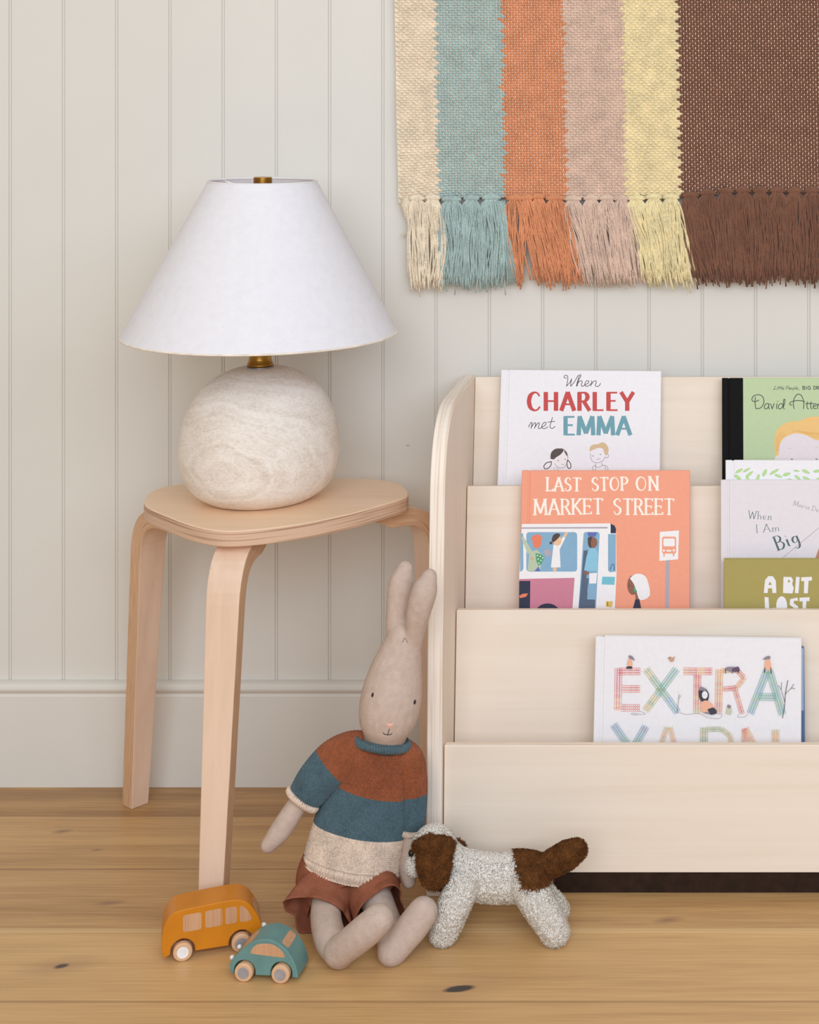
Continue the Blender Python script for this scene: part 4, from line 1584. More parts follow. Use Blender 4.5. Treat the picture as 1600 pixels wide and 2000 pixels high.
def tassel(kx, ky, s, bx0, bx1, by, n=34, wid=15, amp=3.2, lean=0.0):
    """A knot and the loose yarns below it. Bottom spread bx0..bx1 at by, all in photo pixels on the wall."""
    m = MB()
    # knot: wrapped yarns
    for q in range(7):
        u = (q - 3) / 3
        pts = []
        for i in range(7):
            t = i / 6 * 2 - 1
            pts.append(W(kx + t * wid, ky + u * 4.6 * math.cos(t * 1.25) + 1.5 * t * t, RD - 0.0035 - 0.0028 * math.cos(t * 1.4) * math.cos(u * 1.2)))
        m.tube(pts, 0.0012, 5)
    n = int(n * 1.5)
    sway = random.gauss(0, 3)
    for q in range(n):
        u = (q + random.uniform(-.6, .6)) / (n - 1) * 2 - 1
        layer = random.choice((0.0, 0.0012, 0.0024, 0.0036))
        x0 = kx + u * wid * 0.45
        xe = (bx0 + bx1) / 2 + u * (bx1 - bx0) / 2 + random.gauss(0, 6.0)
        ye = by - 4 + random.gauss(0, 8) - (14 if random.random() < .12 else 0)
        xm1 = kx + u * wid * 1.16 + (xe - kx) * 0.08
        xm2 = xm1 * .45 + xe * .55 + random.gauss(0, 3.6) + sway
        ph, fr = random.uniform(0, 6.28), random.uniform(.6, 1.9)
        ctrl = [(x0, ky + 1), (xm1, ky + 26), (xm2, ky + (ye - ky) * .55), (xe, ye)]
        P = smooth_path(ctrl, 5)
        pts = []
        for i, p in enumerate(P):
            t = i / (len(P) - 1)
            pts.append(W(p[0] + amp * t * math.sin(ph + fr * 6.28 * t), p[1], RD - 0.0018 - 0.0035 * math.sin(min(1, t * 3) * 1.57) - layer * (0.3 + .7 * t) + 0.0012 * math.sin(ph * 2 + 7 * t)))
        r = random.uniform(0.0008, 0.00125)
        m.tube(pts, [r] * len(pts), 5)
    m.build('tassel', RM[s], rug, smooth=True, fix=False)


for a in [(814, 386, 0, 804, 836, 563, 24, 15), (845, 385, 0, 832, 866, 563, 26, 15),
          (882, 388, 1, 862, 905, 556, 40, 19), (921, 386, 1, 898, 946, 558, 36, 15), (960, 385, 1, 938, 985, 560, 40, 18),
          (1007, 386, 2, 1012, 1024, 556, 16, 18), (1030, 385, 2, 1040, 1076, 550, 26, 12), (1052, 383, 2, 1066, 1104, 553, 28, 12), (1085, 386, 2, 1098, 1133, 554, 34, 19),
          (1119, 387, 3, 1138, 1166, 552, 30, 17), (1155, 386, 3, 1162, 1196, 553, 30, 15), (1186, 386, 3, 1190, 1226, 554, 30, 15), (1214, 387, 3, 1218, 1252, 550, 30, 15),
          (1243, 386, 4, 1260, 1288, 552, 30, 17), (1277, 384, 4, 1282, 1316, 552, 32, 16), (1311, 384, 4, 1316, 1352, 552, 34, 16),
          (1349, 380, 5, 1362, 1394, 548, 40, 16), (1382, 376, 5, 1390, 1420, 548, 40, 16), (1418, 372, 5, 1418, 1448, 548, 40, 15), (1452, 371, 5, 1446, 1478, 550, 40, 15),
          (1486, 371, 5, 1476, 1508, 546, 40, 15), (1519, 371, 5, 1506, 1540, 543, 40, 15), (1552, 371, 5, 1538, 1570, 543, 40, 15), (1586, 371, 5, 1568, 1602, 550, 40, 15),
          (1620, 371, 5, 1604, 1638, 548, 30, 15), (1654, 371, 5, 1638, 1672, 548, 30, 15), (1688, 371, 5, 1672, 1706, 548, 30, 15), (1722, 371, 5, 1706, 1740, 548, 30, 15)]:
    tassel(*a)
# a few long stray yarns of the blue stripe
mbx = MB()
for i in range(9):
    x = 968 + i * 2.2
    mbx.tube([W(*p, RD - 0.004 - 0.0004 * i) for p in [(x, 392), (x + 6, 450), (x + 12 + i * .6, 500), (992 + i * 2.4, 548 + random.uniform(-6, 12))]], 0.0009, 5)
mbx.build('stray_yarn', RM[1], rug, smooth=True, fix=False)


# ------------------------------------------------------------------ soft toys: union of lumps grown into one skin
def skin(name, mb_, voxel, smooth_it, mat, parent, keep=True):
    me = bpy.data.meshes.new(name + '_base')
    me.from_pydata([tuple(v) for v in mb_.v], [], mb_.f)
    bm = bmesh.new()
    bm.from_mesh(me)
    bmesh.ops.recalc_face_normals(bm, faces=bm.faces)
    bm.to_mesh(me)
    bm.free()
    ob = bpy.data.objects.new(name + '_base', me)
    COL.objects.link(ob)
    r = ob.modifiers.new('remesh', 'REMESH')
    r.mode = 'VOXEL'
    r.voxel_size = voxel
    s = ob.modifiers.new('smooth', 'SMOOTH')
    s.factor = 0.5
    s.iterations = smooth_it
    dg = bpy.context.evaluated_depsgraph_get()
    me2 = bpy.data.meshes.new_from_object(ob.evaluated_get(dg))
    bpy.data.objects.remove(ob)
    me2.name = name
    me2.materials.clear()
    me2.materials.append(mat)
    return me2


def limb(mb_, pts, seg=14):
    """pts: (px, py, depth, radius in px[, flatness]) -> capsule chain with smooth radii."""
    P = smooth_path([tuple(p[:4]) for p in pts], 6)
    path = [W(p[0], p[1], p[2]) for p in P]
    rad = [p[3] * p[2] / FPX for p in P]
    mb_.tube(path, rad, seg)
    for q, r in ((path[0], rad[0]), (path[-1], rad[-1])):
        mb_.ell(q, (r, r, r), 8, 12)


def place(me, name, mat, parent):
    off = world_loc(parent)
    me.transform(Matrix.Translation(-off))
    o = link(name, me, parent, smooth=True)
    return o


def bvh_of(me, off=Vector((0, 0, 0))):
    return BVHTree.FromPolygons([v.co + off for v in me.vertices], [tuple(p.vertices) for p in me.polygons])


RB = W(690, 1760, 1.93)
rabbit = thing('stuffed_rabbit', 'seated linen rabbit toy in a striped knit sweater, leaning between the stool and bookshelf', 'soft toy', (RB.x, RB.y, 0))
rb_ = MB()
# head (egg), neck
limb(rb_, [(788, 1246, 1.945, 34), (782, 1275, 1.945, 42), (772, 1318, 1.943, 53), (764, 1365, 1.940, 59.5), (757, 1405, 1.940, 56), (753, 1432, 1.942, 43)], 20)
limb(rb_, [(753, 1432, 1.945, 38), (742, 1480, 1.95, 38), (715, 1600, 1.945, 62), (697, 1668, 1.938, 60), (690, 1702, 1.938, 46)], 20)
# ears
limb(rb_, [(779, 1262, 1.947, 20), (776, 1232, 1.951, 22.5), (779, 1190, 1.956, 24.5), (784, 1140, 1.959, 25.5), (791, 1111, 1.959, 16)], 16)
limb(rb_, [(806, 1262, 1.943, 18), (811, 1228, 1.936, 21.5), (819, 1190, 1.929, 24.5), (830, 1152, 1.926, 25), (839, 1126, 1.926, 15.5)], 16)
# arms
limb(rb_, [(690, 1490, 1.945, 24), (628, 1522, 1.930, 23), (583, 1570, 1.922, 20.5), (548, 1622, 1.918, 21.5), (524, 1651, 1.915, 15.5)], 14)
limb(rb_, [(800, 1490, 1.955, 20), (808, 1560, 1.948, 17), (803, 1640, 1.935, 16.5), (797, 1690, 1.928, 17.5), (799, 1722, 1.925, 14)], 14)
# legs: thigh forward along the floor, heel down, foot up
limb(rb_, [(660, 1712, 1.93, 36), (637, 1775, 1.892, 30), (644, 1830, 1.845, 31), (664, 1860, 1.822, 31)], 16)
limb(rb_, [(662, 1859, 1.818, 30), (690, 1838, 1.808, 31), (718, 1815, 1.802, 32), (739, 1796, 1.800, 30)], 16)
limb(rb_, [(715, 1715, 1.93, 36), (748, 1785, 1.89, 29), (764, 1828, 1.852, 29), (767, 1855, 1.834, 30)], 16)
limb(rb_, [(766, 1857, 1.833, 30), (786, 1834, 1.838, 30.5), (808, 1807, 1.844, 31.5), (826, 1782, 1.848, 30)], 16)
me = skin('body', rb_, 0.0020, 7, RLINEN, rabbit)
# the linen must rest on the boards, not sink into them
for v in me.vertices:
    if v.co.z < 0.0006:
        v.co.z = 0.0006
rab_bvh = bvh_of(me)
body = place(me, 'body', RLINEN, rabbit)


def on_rabbit(px, py, out=0.0004):
    d = ray(px, py).normalized()
    hit, nr, i, t = rab_bvh.ray_cast(CAMP, d)
    if hit is None:
        return W(px, py, 1.9), Vector((0, -1, 0))
    return hit + nr * out, nr


def on_patch(name, px_pts, mat, thick=0.0006, parent=rabbit, smooth=0):
    """Little embroidered patch that follows the skin."""
    pts = [tuple(p) for p in (smooth_path(list(px_pts) + [px_pts[0]], smooth)[:-1] if smooth else px_pts)]
    cx_, cy_ = sum(p[0] for p in pts) / len(pts), sum(p[1] for p in pts) / len(pts)
    vs = []
    for k_ in (1.0, 0.6):
        for p in pts:
            vs.append(on_rabbit(cx_ + (p[0] - cx_) * k_, cy_ + (p[1] - cy_) * k_, thick * (0.15 if k_ == 1 else 1))[0])
    vs.append(on_rabbit(cx_, cy_, thick)[0])
    n = len(pts)
    fs = [(i, (i + 1) % n, n + (i + 1) % n, n + i) for i in range(n)] + [(n + i, n + (i + 1) % n, 2 * n) for i in range(n)]
    m = MB()
    m.add(vs, fs)
    return m.build(name, mat, parent, smooth=True)


for ex, ey in ((728.3, 1357), (810, 1371)):
    on_patch('eye', [(ex + 1.0, ey - 5), (ex + 2.0, ey - 1), (ex + 0.4, ey + 4), (ex - 1.6, ey + 5), (ex - 2.2, ey + 1), (ex - 0.8, ey - 3.6)], DARK, 0.0013, smooth=2)['label'] = 'dark stitched eye'
on_patch('nose', [(754, 1412), (762, 1413.5), (770, 1412), (766, 1419), (762, 1424.5), (758, 1420)], PINK, 0.0008)['label'] = 'pink stitched nose'
m = MB()
for st in ([(760.5, 1424), (757.5, 1434)], [(748.5, 1431), (752, 1434), (757.5, 1434.8), (763, 1434.6), (766, 1432.5)]):
    m.tube([on_rabbit(*p, 0.0002)[0] for p in (smooth_path(st, 5) if len(st) > 2 else st)], 0.00042, 6)
m.build('mouth', DARK, rabbit, smooth=True)['label'] = 'dark stitched mouth'
m = MB()
for st in ([(786, 1254), (791, 1246), (797, 1256)],):
    m.tube([on_rabbit(*p, 0.0)[0] for p in smooth_path(st, 4)], 0.00035, 5)
m.build('ear_seam', plain('seam_thread', (120, 100, 92), 0.9), rabbit, smooth=True)


def knit_tube(name, pts, ncols, nrows, mats, mat_of_row, parent, amp=0.0010, sc=6, sr=4, wav=0.0, u0=0.0, clip=None, rib=None):
    """Stocking-stitch tube. pts: (px, py, depth, half width px, half depth px); rows run along the path."""
    P = resample_px(pts, nrows * sr + 1)
    nR = len(P)
    path = np.array([W(p[0], p[1], p[2]) for p in P])
    nC = ncols * sc
    T = np.gradient(path, axis=0)
    T /= np.linalg.norm(T, axis=1)[:, None]
    D = np.array([0.0, 1.0, 0.0])
    Dp = D - T * (T @ D)[:, None]
    Dp /= np.linalg.norm(Dp, axis=1)[:, None]
    S = np.cross(T, Dp)
    a = P[:, 3] * P[:, 2] / FPX
    b = P[:, 4] * P[:, 2] / FPX
    ang = np.arange(nC) / nC * 2 * np.pi
    ca, sa = np.cos(ang), np.sin(ang)
    pos = path[:, None, :] + S[:, None, :] * (a[:, None] * ca[None, :])[..., None] + Dp[:, None, :] * (b[:, None] * sa[None, :])[..., None]
    nrm = S[:, None, :] * (ca[None, :] / np.maximum(a, 1e-5)[:, None])[..., None] + Dp[:, None, :] * (sa[None, :] / np.maximum(b, 1e-5)[:, None])[..., None]
    nrm /= np.linalg.norm(nrm, axis=2)[..., None]
    c = np.arange(nC) / sc
    r = np.arange(nR) / sr
    x = np.abs((c % 1.0) - 0.5)                      # 0 in the valley between the two legs of a stitch
    leg = np.clip(np.cos((x - 0.25) * 2 * np.pi), 0, 1) ** 0.6 - np.where(x > 0.44, 0.55, 0)
    ph = (r[:, None] - 1.15 * x[None, :])
    h = leg[None, :] * (0.68 + 0.32 * np.cos(2 * np.pi * ph)) - 0.25
    if rib is not None:                              # garter ridges over these rows (r0, r1)
        msk = ((r >= rib[0]) & (r <= rib[1]))[:, None]
        hr = 0.5 + 0.5 * np.cos(2 * np.pi * (r[:, None] * 0.5)) * np.ones((1, nC)) + 0.35 * np.cos(2 * np.pi * c)[None, :]
        h = np.where(msk, hr, h)
    low = wav * (np.sin(ang * 3 + 1.0)[None, :] * np.sin(np.linspace(0, 3.0, nR))[:, None] + 0.6 * np.sin(ang * 5 + 2.0)[None, :] * np.linspace(0, 1, nR)[:, None])
    pos = pos + nrm * (h * amp + low)[..., None]
    V = pos.reshape(-1, 3)
    V[:, 2] = np.maximum(V[:, 2], 0.001)
    idx = np.arange(nR * nC).reshape(nR, nC)
    f = np.stack([idx[:-1], np.roll(idx[:-1], -1, 1), np.roll(idx[1:], -1, 1), idx[1:]], 2).reshape(-1, 4)
    rowid = np.repeat(np.arange(nR - 1), nC)
    mi = np.array([mat_of_row((i / sr) / nrows) for i in range(nR - 1)])[rowid]
    me = bpy.data.meshes.new(name)
    off = np.array(world_loc(parent))
    me.from_pydata((V - off).tolist(), [], f.tolist())
    for m in mats:
        me.materials.append(m)
    me.polygons.foreach_set('material_index', mi.astype(int).tolist())
    return link(name, me, parent, smooth=True)


def resample_px(pts, n):
    P = np.array(smooth_path(pts, 8))
    seg = np.linalg.norm(np.diff(P[:, :2], axis=0), axis=1)
    s = np.concatenate([[0], np.cumsum(seg)])
    t = np.linspace(0, s[-1], n)
    return np.stack([np.interp(t, s, P[:, i]) for i in range(P.shape[1])], 1)


KM = [RUST, BLUEK, BEIGEK]
torso = [(748, 1448, 1.944, 45, 40), (745, 1460, 1.946, 58, 44), (738, 1482, 1.948, 70, 50), (727, 1520, 1.948, 77, 56), (716, 1560, 1.946, 82, 62), (704, 1612, 1.942, 91, 66), (694, 1660, 1.938, 95, 68),
         (689, 1684, 1.936, 94, 67), (687, 1694, 1.936, 92, 65)]
sweater = knit_tube('sweater', torso, 98, 64, KM, lambda t: 0 if t < 0.36 else (1 if t < 0.69 else 2), rabbit, 0.0013, sc=8, wav=0.0010, rib=(60, 64))
sweater['label'] = 'hand-knit sweater in rust, blue and beige bands'
sl1 = [(722, 1464, 1.944, 34, 34), (690, 1472, 1.940, 43, 38), (655, 1489, 1.934, 44, 37), (622, 1520, 1.928, 40, 33), (603, 1545, 1.925, 36, 29), (595, 1556, 1.924, 33, 27)]
knit_tube('sleeve', sl1, 60, 30, KM, lambda t: 0 if t < 0.52 else 1, sweater, 0.0010, wav=0.0006)
sl2 = [(782, 1468, 1.950, 26, 34), (797, 1486, 1.951, 30, 34), (805, 1520, 1.950, 28, 32), (808, 1560, 1.948, 25, 29), (808, 1600, 1.944, 22, 26), (806, 1620, 1.942, 20, 24)]
knit_tube('sleeve', sl2, 56, 31, KM, lambda t: 0 if t < 0.56 else 1, sweater, 0.0010, wav=0.0005)


def roll_ring(name, c, T, rx_px, rd_px, d, r, mat, n=30, parent=sweater):
    """Rolled knit edge: a ring of slanted stitches around c, axis T (photo-plane angle in degrees)."""
    t = math.radians(T)
    cen = W(c[0], c[1], d)
    axis = Vector((math.cos(t), -0.12, -math.sin(t))).normalized()
    Dv = (Vector((0, 1, 0)) - axis * axis.y).normalized()
    S = axis.cross(Dv)
    a, b = rx_px * d / FPX, rd_px * d / FPX
    m = MB()
    ring = []
    for i in range(48):
        u = 2 * math.pi * i / 48
        ring.append(cen + S * a * math.cos(u) + Dv * b * math.sin(u))
    ring.append(ring[0])
    m.tube(ring, r * 0.8, 8, cap=False)
    for i in range(n):
        u = 2 * math.pi * i / n
        u2 = 2 * math.pi * (i + 0.9) / n
        p0 = cen + S * a * math.cos(u) + Dv * b * math.sin(u)
        p1 = cen + S * a * math.cos(u2) + Dv * b * math.sin(u2)
        rad = (S * math.cos(u) * 1.0 + Dv * math.sin(u)).normalized()
        m.tube([p0 - axis * r * 1.0 + rad * r * .2, p0 * .6 + p1 * .4 + rad * r * 0.75 - axis * r * .3, p1 + rad * r * 0.7 + axis * r * .5, p1 + axis * r * 1.1 + rad * r * .1], [r * .35, r * .5, r * .5, r * .35], 6)
    return m.build(name, mat, parent, smooth=True, fix=False)


roll_ring('collar', (746, 1449), 99, 49, 44, 1.943, 0.0046, BLUEK, 62)['label'] = 'blue rolled collar'
roll_ring('cuff', (591, 1561), 126, 31, 25, 1.9235, 0.0034, BEIGEK, 44)['label'] = 'beige cuff'
roll_ring('cuff', (806, 1624), 92, 19, 22, 1.9415, 0.0032, BEIGEK, 36)['label'] = 'beige cuff'


# shorts: seat and two flared legs
def cloth_tube(mb_, pts, nseg, nrow, ruffle, thick=0.0011, freq=5, phase=0.0):
    P = resample_px(pts, nrow + 1)
    path = [W(p[0], p[1], p[2]) for p in P]
    outer, inner = [], []
    for i in range(nrow + 1):
        t = (path[min(i + 1, nrow)] - path[max(i - 1, 0)]).normalized()
        Dv = (Vector((0, 1, 0)) - t * t.y).normalized()
        S = t.cross(Dv)
        a, b = P[i][3] * P[i][2] / FPX, P[i][4] * P[i][2] / FPX
        u_ = i / nrow
        for k_ in range(nseg):
            an = 2 * math.pi * k_ / nseg
            w = ruffle * u_ ** 1.6 * (math.sin(an * freq + phase) + 0.5 * math.sin(an * (freq + 3) + phase * 2))
            c, s = math.cos(an), math.sin(an)
            q = path[i] + S * (a + w) * c + Dv * (b + w) * s + t * w * 0.8
            q2 = path[i] + S * (a + w - thick) * c + Dv * (b + w - thick) * s + t * w * 0.8
            for q_ in (q, q2):
                q_.z = max(q_.z, 0.0012 if q_ is q else 0.0018)
            outer.append(q)
            inner.append(q2)
    n = len(outer)
    fs = []
    for i in range(nrow):
        for k_ in range(nseg):
            k2 = (k_ + 1) % nseg
            fs.append((i * nseg + k_, i * nseg + k2, (i + 1) * nseg + k2, (i + 1) * nseg + k_))
            fs.append((n + (i + 1) * nseg + k_, n + (i + 1) * nseg + k2, n + i * nseg + k2, n + i * nseg + k_))
    e = nrow * nseg
    for k_ in range(nseg):
        k2 = (k_ + 1) % nseg
        fs.append((e + k_, e + k2, n + e + k2, n + e + k_))
        fs.append((k2, k_, n + k_, n + k2))
    mb_.add(outer + inner, fs)


ms = MB()
cloth_tube(ms, [(690, 1668, 1.938, 88, 54), (684, 1696, 1.936, 98, 57), (680, 1720, 1.931, 102, 59), (678, 1744, 1.920, 97, 56), (678, 1762, 1.910, 84, 46)], 72, 14, 0.002)
shorts = ms.build('shorts', SHORTS, rabbit, smooth=True)
shorts['label'] = 'rust linen shorts'
ms = MB()
cloth_tube(ms, [(652, 1722, 1.926, 54, 46), (640, 1742, 1.915, 57, 45), (628, 1766, 1.901, 62, 43), (619, 1788, 1.886, 67, 43)], 72, 16, 0.0036, freq=4, phase=0.6)
ms.build('leg_hem', SHORTS, shorts, smooth=True)
ms = MB()
cloth_tube(ms, [(720, 1726, 1.926, 52, 46), (728, 1744, 1.916, 55, 45), (735, 1765, 1.904, 58, 43), (741, 1784, 1.890, 62, 43)], 72, 16, 0.0032, freq=4, phase=2.2)
ms.build('leg_hem', SHORTS, shorts, smooth=True)


# ------------------------------------------------------------------ plush dog
def fur_samples(me, n, flt=None):
    me.calc_loop_triangles()
    tris = np.array([t.vertices[:] for t in me.loop_triangles])
    co = np.array([v.co[:] for v in me.vertices])
    no = np.array([v.normal[:] for v in me.vertices])
    a, b, c = co[tris[:, 0]], co[tris[:, 1]], co[tris[:, 2]]
    ar = np.linalg.norm(np.cross(b - a, c - a), axis=1)
    pick = rng.choice(len(tris), n, p=ar / ar.sum())
    r1, r2 = np.sqrt(rng.random(n)), rng.random(n)
    w = np.stack([1 - r1, r1 * (1 - r2), r1 * r2], 1)
    T = tris[pick]
    p = (co[T] * w[..., None]).sum(1)
    q = (no[T] * w[..., None]).sum(1)
    q /= np.linalg.norm(q, axis=1)[:, None] + 1e-9
    if flt is not None:
        k_ = np.array([flt(x) for x in p])
        p, q = p[k_], q[k_]
    return p, q


def fur_mesh(p, q, length, width, curl=0.9):
    """Short curling tufts rooted at p along q; returns vertices and faces."""
    n = len(p)
    rnd = rng.normal(size=(n, 3))
    tan = rnd - q * (rnd * q).sum(1)[:, None]
    tan /= np.linalg.norm(tan, axis=1)[:, None] + 1e-9
    bit = np.cross(q, tan)
    L = length * rng.uniform(.6, 1.25, n)[:, None]
    wd = width * rng.uniform(.7, 1.3, n)[:, None]
    rings = []
    for (u, wv) in ((-.15, 1.0), (.45, 1.1), (.9, .95)):
        cen = p + q * L * (u - 0.28 * u * u * curl) + tan * L * curl * u * u * 0.9 + np.array([0, 0, -1.0]) * L * 0.25 * max(0, u) ** 2
        for k_ in range(3):
            a = 2 * np.pi * k_ / 3
            rings.append(cen + (tan * math.cos(a) + bit * math.sin(a)) * wd * wv * 0.5)
    u = 1.0
    tip = p + q * L * (u - 0.28 * u * u * curl) + tan * L * curl * u * u * 0.9 + np.array([0, 0, -1.0]) * L * 0.25 * u * u
    V = np.stack(rings + [tip], 1).reshape(-1, 3)
    base = (np.arange(n) * 10)[:, None]
    fs = []
    for i in range(2):
        for k_ in range(3):
            k2 = (k_ + 1) % 3
            fs.append(base + np.array([[i * 3 + k_, i * 3 + k2, i * 3 + 3 + k2, i * 3 + 3 + k_]]))
    quads = np.concatenate(fs)
    tr = np.concatenate([base + np.array([[6 + k_, 6 + (k_ + 1) % 3, 9]]) for k_ in range(3)])
    return V, quads.tolist() + tr.tolist()


def furry(name, me, mat, parent, n, length, width, curl=0.9, flt=None):
    p, q = fur_samples(me, n, flt)
    V, fs = fur_mesh(p, q, length, width, curl)
    V[:, 2] = np.maximum(V[:, 2], 0.0007)
    off = np.array(world_loc(parent))
    co = np.array([v.co[:] for v in me.vertices])
    co[:, 2] = np.maximum(co[:, 2], 0.001)
    nb = len(co)
    faces = [tuple(p_.vertices) for p_ in me.polygons] + [tuple(i + nb for i in f) for f in fs]
    out = bpy.data.meshes.new(name)
    out.from_pydata((np.concatenate([co, V]) - off).tolist(), [], faces)
    out.materials.append(mat)
    o = link(name, out, parent, smooth=True)
    return o


DB = W(950, 1846, 1.895)
dog = thing('plush_dog', 'small curly white plush dog with brown ears and tail, standing before the bookshelf', 'soft toy', (DB.x, DB.y, 0))
dm = MB()
DC = 1.905
limb(dm, [(842, 1658, 1.900, 40), (848, 1655, 1.902, 42), (852, 1660, 1.905, 40)], 18)                     # skull
limb(dm, [(838, 1668, 1.897, 38), (824, 1678, 1.893, 28), (812, 1688, 1.890, 19)], 16)                     # muzzle
limb(dm, [(862, 1672, 1.905, 36), (890, 1694, 1.905, 38), (925, 1708, 1.906, 42), (965, 1714, 1.907, 43), (1010, 1712, 1.907, 44), (1036, 1712, 1.907, 42)], 18)  # trunk
limb(dm, [(905, 1725, 1.885, 32), (888, 1765, 1.874, 30), (874, 1800, 1.872, 28.5), (866, 1820, 1.871, 25.5)], 14)
limb(dm, [(915, 1725, 1.928, 30), (895, 1752, 1.928, 28), (882, 1770, 1.922, 26), (876, 1777, 1.920, 23.5)], 14)
limb(dm, [(1032, 1725, 1.888, 34), (1052, 1765, 1.876, 31), (1074, 1800, 1.872, 28.5), (1084, 1819, 1.871, 26.5)], 14)
limb(dm, [(1036, 1722, 1.928, 32), (1060, 1752, 1.928, 28), (1080, 1770, 1.922, 26), (1087, 1777, 1.920, 23.5)], 14)
dme = skin('body', dm, 0.0026, 7, FURW, dog)
dog_bvh = bvh_of(dme)
RUMP = [(1003, 1664), (1012, 1690), (1024, 1736), (1060, 1734), (1074, 1712), (1068, 1680), (1040, 1658), (1012, 1655)]


def in_poly(x, y, poly):
    c = False
    n = len(poly)
    for i in range(n):
        x1, y1 = poly[i]
        x2, y2 = poly[(i + 1) % n]
        if (y1 > y) != (y2 > y) and x < (x2 - x1) * (y - y1) / (y2 - y1) + x1:
            c = not c
    return c


def to_px(p):
    d = p[1] + DW
    return CX + p[0] * FPX / d, CY + (CAM_H - p[2]) * FPX / d


def not_rump(p):
    return not (in_poly(*to_px(p), RUMP))


furry('body', dme, FURW, dog, 42000, 0.0036, 0.0011, 1.9, not_rump)
# brown saddle over the rump
rm_ = MB()
keep = [p_ for p_ in dme.polygons if in_poly(*to_px(p_.center), RUMP)]
used = sorted({v for p_ in keep for v in p_.vertices})
mp_ = {v: i for i, v in enumerate(used)}
rm_.add([dme.vertices[v].co + dme.vertices[v].normal * 0.0012 for v in used], [tuple(mp_[v] for v in p_.vertices) for p_ in keep])
tme = bpy.data.meshes.new('rump_tmp')
tme.from_pydata([tuple(v) for v in rm_.v], [], rm_.f)
furry('rump_patch', tme, FURB, dog, 8000, 0.0052, 0.0009, 1.2)['label'] = 'brown rump patch'
# tail
dt = MB()
limb(dt, [(1052, 1696, 1.906, 17), (1080, 1683, 1.905, 19.5), (1108, 1668, 1.904, 21), (1126, 1658, 1.904, 16)], 14)
tl = skin('tail', dt, 0.0022, 5, FURB, dog)
furry('tail', tl, FURB, dog, 11000, 0.0054, 0.0009, 1.0)['label'] = 'brown tail'
# ears: flat flaps
EAR = [(810, 1648), (822, 1641), (838, 1633), (852, 1637), (868, 1636), (885, 1647), (880, 1661), (876, 1690), (870, 1714), (856, 1729), (840, 1730), (825, 1712), (819, 1688), (818, 1666), (812, 1656)]


def ear_mesh(px_pts, dfun, thick):
    """Flap: outline in photo pixels, each point at its own depth, given thickness."""
    pts = smooth_path(list(px_pts) + [px_pts[0]], 3)[:-1]
    cx_ = sum(p[0] for p in pts) / len(pts)
    cy_ = sum(p[1] for p in pts) / len(pts)
    m_ = MB()
    n = len(pts)
    vs = []
    scales = [1.0, 0.94, 0.7, 0.4]
    for side in (-1, 1):
        for s_ in scales:
            for p in pts:
                x, y_ = cx_ + (p[0] - cx_) * s_, cy_ + (p[1] - cy_) * s_
                vs.append(W(x, y_, dfun(x, y_) + side * thick / 2 * math.sqrt(max(0, 1 - (s_ ** 4) * .98))))
        vs.append(W(cx_, cy_, dfun(cx_, cy_) + side * thick / 2))
    nb = len(scales) * n + 1
    fs = []
    for sd in range(2):
        o = sd * nb
        for r in range(len(scales) - 1):
            for i in range(n):
                j = (i + 1) % n
                fs.append((o + r * n + i, o + r * n + j, o + (r + 1) * n + j, o + (r + 1) * n + i))
        for i in range(n):
            fs.append((o + (len(scales) - 1) * n + i, o + (len(scales) - 1) * n + (i + 1) % n, o + nb - 1))
    for i in range(n):
        j = (i + 1) % n
        fs.append((i, j, nb + j, nb + i))
    me = bpy.data.meshes.new('flap')
    me.from_pydata([tuple(v) for v in vs], [], fs)
    bm = bmesh.new()
    bm.from_mesh(me)
    bmesh.ops.recalc_face_normals(bm, faces=bm.faces)
    bm.to_mesh(me)
    bm.free()
    return me


def head_front(x, y_):
    hit = dog_bvh.ray_cast(CAMP, ray(x, y_).normalized())[0]
    return (hit.y + DW) if hit is not None else 1.885


ear_d = lambda x, y_: 1.871 + 0.004 * ((x - 848) / 40) ** 2 + 0.006 * max(0, (1650 - y_) / 20)
em = ear_mesh(EAR, ear_d, 0.007)
furry('ear', em, FURB, dog, 11000, 0.0048, 0.0009, 1.2)['label'] = 'brown floppy ear'
ear_d2 = lambda x, y_: 1.9335 - 0.003 * ((x - 866) / 30) ** 2
em = ear_mesh([(x + 22, y_ + 4) for x, y_ in EAR], ear_d2, 0.007)
furry('ear', em, FURB, dog, 7000, 0.0048, 0.0009, 1.2)['label'] = 'brown floppy ear'


def eye_at(px, py, r):
    hit = dog_bvh.ray_cast(CAMP, ray(px, py).normalized())[0]
    q = hit if hit is not None else W(px, py, 1.885)
    m_ = MB()
    m_.ell(q + Vector((-0.0004, -0.0028, 0)), (r, r, r), 10, 14)
    m_.build('eye', BLACKP, dog, smooth=True)['label'] = 'shiny black eye'


eye_at(806, 1664, 0.0042)

# ------------------------------------------------------------------ wooden bus
a = W(357, 1879, CAM_H * FPX / (1879 - CY))
b = W(471, 1861, CAM_H * FPX / (1861 - CY))
ang = math.atan2(b.y - a.y, b.x - a.x)
WBASE = math.hypot(b.x - a.x, b.y - a.y)
ux = Vector((math.cos(ang), math.sin(ang), 0))
bus = thing('toy_bus', 'mustard yellow wooden toy bus with bare wood windows, parked behind the teal car', 'toy', tuple(a - ux * 0.0195), ang)
WR = 0.0104


def arch_profile(pts, arches, r, zc, zbot):
    """Body outline (clockwise from rear bottom over the roof to front bottom), wheel arches cut along the bottom edge."""
    out = list(pts)
    for cx_ in sorted(arches, reverse=True):
        h = zc - zbot
        a0 = math.acos(max(-1, min(1, 0)))  # full half circle plus short straight sides
        out.append((cx_ + r, zbot))
        for i in range(13):
            u = math.pi * i / 12
            out.append((cx_ + r * math.cos(u), zc + r * math.sin(u)))
        out.append((cx_ - r, zbot))
    return out


